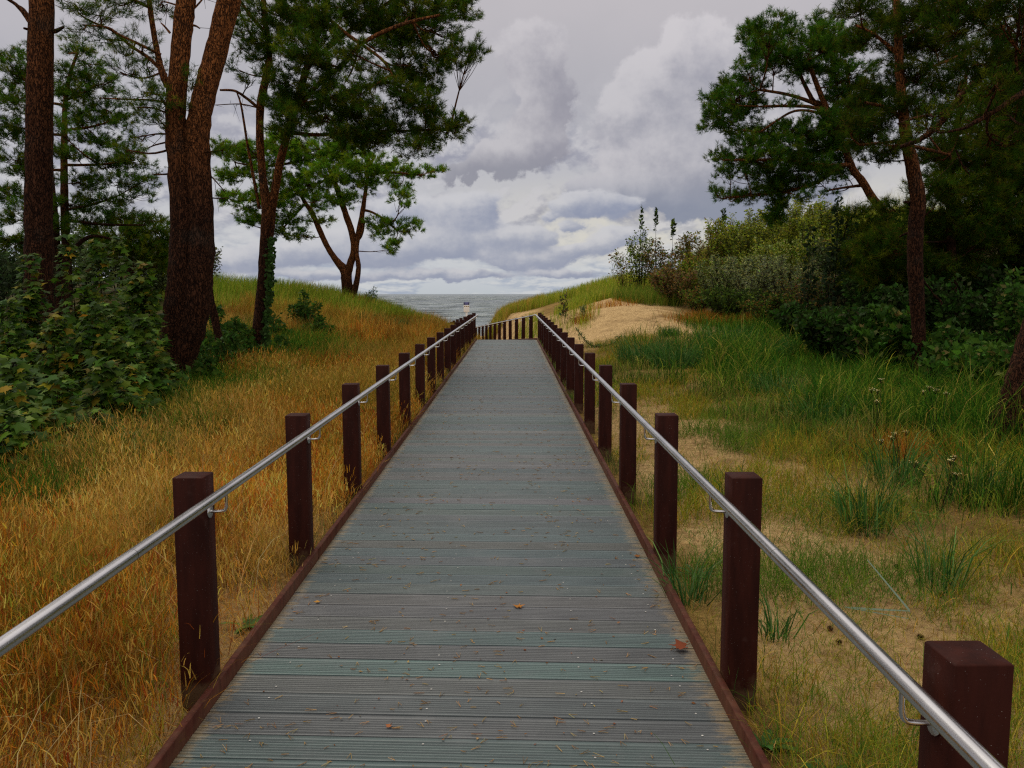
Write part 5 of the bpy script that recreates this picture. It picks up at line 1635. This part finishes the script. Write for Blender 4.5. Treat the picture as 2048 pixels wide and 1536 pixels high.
    # broad-leaved weeds
    def rosette(label, px, y, n, L, w, col, dz=0.0, up=.5):
        x = X(px, y)
        loc = np.array([x, y, float(ground(x, y)) + dz])
        mb = MB()
        for k in range(n):
            a = k * 2.4 + R.normal(0, .2)
            u = up * R.uniform(.5, 1.5)
            l = L * R.uniform(.7, 1.1)
            d = np.array([math.cos(a), math.sin(a), 0])
            sd = np.array([-math.sin(a), math.cos(a), 0])
            V, m = [], 7
            for i in range(m):
                t = i / (m - 1)
                ww = w * math.sin(math.pi * min(1, t * .93 + .06)) ** .8 * .5
                p = d * l * t * math.cos(u * (1 - t * .6)) + np.array([0, 0, l * (math.sin(u) * t - .55 * t * t * (1 - u * .4))])
                p[2] = max(p[2], .006 + .01 * t)
                V += [p - sd * ww + np.array([0, 0, ww * .35]), p, p + sd * ww + np.array([0, 0, ww * .35])]
            Q = []
            for i in range(m - 1):
                Q += [(3 * i, 3 * i + 1, 3 * i + 4, 3 * i + 3), (3 * i + 1, 3 * i + 2, 3 * i + 5, 3 * i + 4)]
            mb.add(V, Q=Q, col=vary(col, 1, .15)[0])
        o = mb.build('broadleaf_weed', M_leaf, smooth=True)
        o.location = loc
        tag(o, label, 'plant', 'broad-leaved weeds')
    rosette('green long-leaved weed at the foot of the second right post by the edge board', 1552, 2.9, 6, .15, .036, (.06, .13, .028), up=.75)
    rosette('small green weed on the sand right of the second right post', 1690, 2.72, 7, .11, .026, (.05, .11, .026), up=.6)
    rosette('green weed on the sand behind the near left post', 478, 4.0, 9, .17, .024, (.07, .13, .026), up=.5)
    rosette('narrow-leaved weed by the third right post', 1400, 4.75, 8, .2, .02, (.09, .16, .06), up=.7)
    # pale broken blades
    mb = MB()
    for a, b, w in (((1735, 1120), (1820, 1222), 7), ((1820, 1222), (1700, 1216), 5), ((1818, 1240), (1690, 1214), 3)):
        p, q = P(a[0], a[1], 4.15), P(b[0], b[1], 3.95)
        p[2] = max(p[2], float(ground(p[0], p[1])) + .02); q[2] = max(q[2], float(ground(q[0], q[1])) + .02)
        sd = np.array([0, .3, .95]) * w * 4 / FPX / 2
        mb.add([p - sd * .5, p + sd * .5, q + sd, q - sd], Q=[(0, 1, 2, 3)], col=(.30, .40, .30))
    o = mb.build('broken_blade', M_grass)
    tag(o, 'pale bluish grass blade snapped into a sharp angle over the sand', 'grass blade')
    # plants on the sand slope
    shrub('dune_plant', 'thin leafy plant growing from the bare sand behind the right rail', 'plant', 1128, 28.5, 1.05, .15, 3, 90, .11, OVAL, [(.06, .08, .025), (.13, .09, .03)], [.6, .4], None, upright=True, start=.15, twig=.12)
    shrub('dune_plant', 'small grey-green plant on the bare sand right of the thin leafy one', 'plant', 1163, 27.5, .5, .12, 4, 90, .10, LANCE, [(.09, .13, .05)], [1], None, upright=True, start=.1, twig=.1)
    shrub('dune_plant', 'brownish dry plant low on the sand beside the right rail', 'plant', 1150, 27.8, .3, .3, 6, 120, .08, LANCE, [(.22, .13, .05), (.15, .10, .04)], [.6, .4], None, start=.1, twig=.12)
    # trailing green runner on the sand
    mb, lf = MB(), MB()
    pts = [P(a, b, y) for a, b, y in ((1152, 656, 22.5), (1165, 674, 22), (1182, 690, 21.5), (1205, 700, 21.2), (1228, 692, 21.3), (1240, 672, 21.8))]
    for p in pts: p[2] = max(p[2], float(ground(p[0], p[1])) + .03)
    o = thing('trailing_runner', 'sagging green runner strung across the sand behind the right rail', 'plant', pts[0])
    c = tube(mb, [p - pts[0] for p in pts], [.012] * 6, 5, 30, col=(.06, .09, .03))
    m = 260
    i = R.integers(0, 30, m)
    leaves(lf, c[i] + R.normal(0, .03, (m, 3)), R.normal(0, 1, (m, 3)) + np.array([0, 0, .6]), R.normal(0, 1, (m, 3)), R.uniform(.06, .13, m), *LANCE, pick([(.06, .11, .025), (.10, .15, .04)], [.6, .4], m))
    mb.build('stem', M_bark, o)
    lf.build('leaves', M_leaf, o)
    # flower heads in the long grass
    gp = 'yarrow stalks in the long grass'
    for px, y, h, lab in ((1752, 8.3, .75, 'yarrow stalk with buff flower heads between the slender and the leaning trunk'), (1875, 8.4, .7, 'yarrow stalk with the most flower heads near the leaning trunk'), (1808, 7.0, .5, 'short yarrow stalk beside the large arching tuft'), (1895, 6.1, .42, 'yarrow stalk with white buds low by the right border')):
        x = X(px, y)
        loc = np.array([x, y, float(ground(x, y))])
        o = thing('yarrow', lab, 'flower', loc, group=gp)
        st, hs = MB(), []
        for k in range(4):
            fl = MB(); hs.append(fl)
            e = np.array([R.normal(0, .12), R.normal(0, .08), h * R.uniform(.7, 1)])
            tube(st, [(0, 0, 0), e * .6 + np.array([.02, 0, 0]), e], [.004, .003, .002], 4, 6, col=(.08, .09, .03))
            m = 14
            pos = e + np.column_stack([R.normal(0, .016, m), R.normal(0, .016, m), R.normal(0, .006, m)])
            sticks(st, np.repeat(e[None] - np.array([0, 0, .05]), m, 0), pos, .0012, .001, col=(.08, .09, .03))
            leaves(fl, pos, np.column_stack([R.normal(0, .4, m), R.normal(-.3, .4, m), np.ones(m)]), R.normal(0, 1, (m, 3)), .011, *IVY, pick([(.55, .42, .16), (.62, .54, .30)], [.6, .4], m))
        st.build('stem', M_bark, o)
        for fl in hs: fl.build('flower_head', M_leaf, o)
    # beach notice
    y = 60
    c = P(933, 615.5, y)
    x = c[0]
    zg = float(ground(x, y))
    o = thing('info_sign', 'small white beach notice with blue header on a white pole before the sea', 'sign', (x, y, zg))
    W = plain('sign_white', (.78, .76, .70), .5)
    Bl = plain('sign_blue', (.10, .10, .26), .5)
    Dk = plain('sign_dark', (.03, .03, .06), .5)
    Yl = plain('sign_pictogram', (.32, .24, .08), .5)
    z0 = c[2] - zg
    mb = MB(); box(mb, -.21, .21, -.012, .012, z0 - .31, z0 + .2, bev=.004); mb.build('panel', W, o)
    mb = MB(); box(mb, -.21, .21, -.014, .014, z0 + .203, z0 + .40, bev=.02); hd = mb.build('header', Bl, o)
    mb = MB()
    for s in (-1, 1): box(mb, s * .155 - .045, s * .155 + .045, -.018, -.0145, z0 + .225, z0 + .33)
    mb.build('emblem', Dk, hd)
    for s in (-.13, 0, .13):
        mb = MB(); box(mb, s - .045, s + .045, -.016, -.0125, z0 + .07, z0 + .14); mb.build('pictogram', Yl, o)
    mb = MB(); box(mb, -.07, .07, .016, .07, -.3, z0 + .1, bev=.01); mb.build('pole', W, o)


dry_grass()
dune_grass()
green_grass()
tufts()
small_things()

# ------------------------------------------------------------------ render settings
SC.view_settings.view_transform = 'Standard'
SC.view_settings.look = 'None'
SC.view_settings.exposure = 0
SC.view_settings.gamma = 1
SC.view_settings.use_curve_mapping = False
cy = SC.cycles
cy.max_bounces, cy.diffuse_bounces, cy.glossy_bounces, cy.transmission_bounces, cy.transparent_max_bounces = 5, 3, 2, 2, 4
cy.use_denoising = False
cy.use_adaptive_sampling = False
cy.pixel_filter_type = 'BLACKMAN_HARRIS'
cy.filter_width = 1.25
cy.sample_clamp_indirect = 4
print('TRIS', sum(len(o.data.polygons) for o in SC.objects if o.type == 'MESH'))
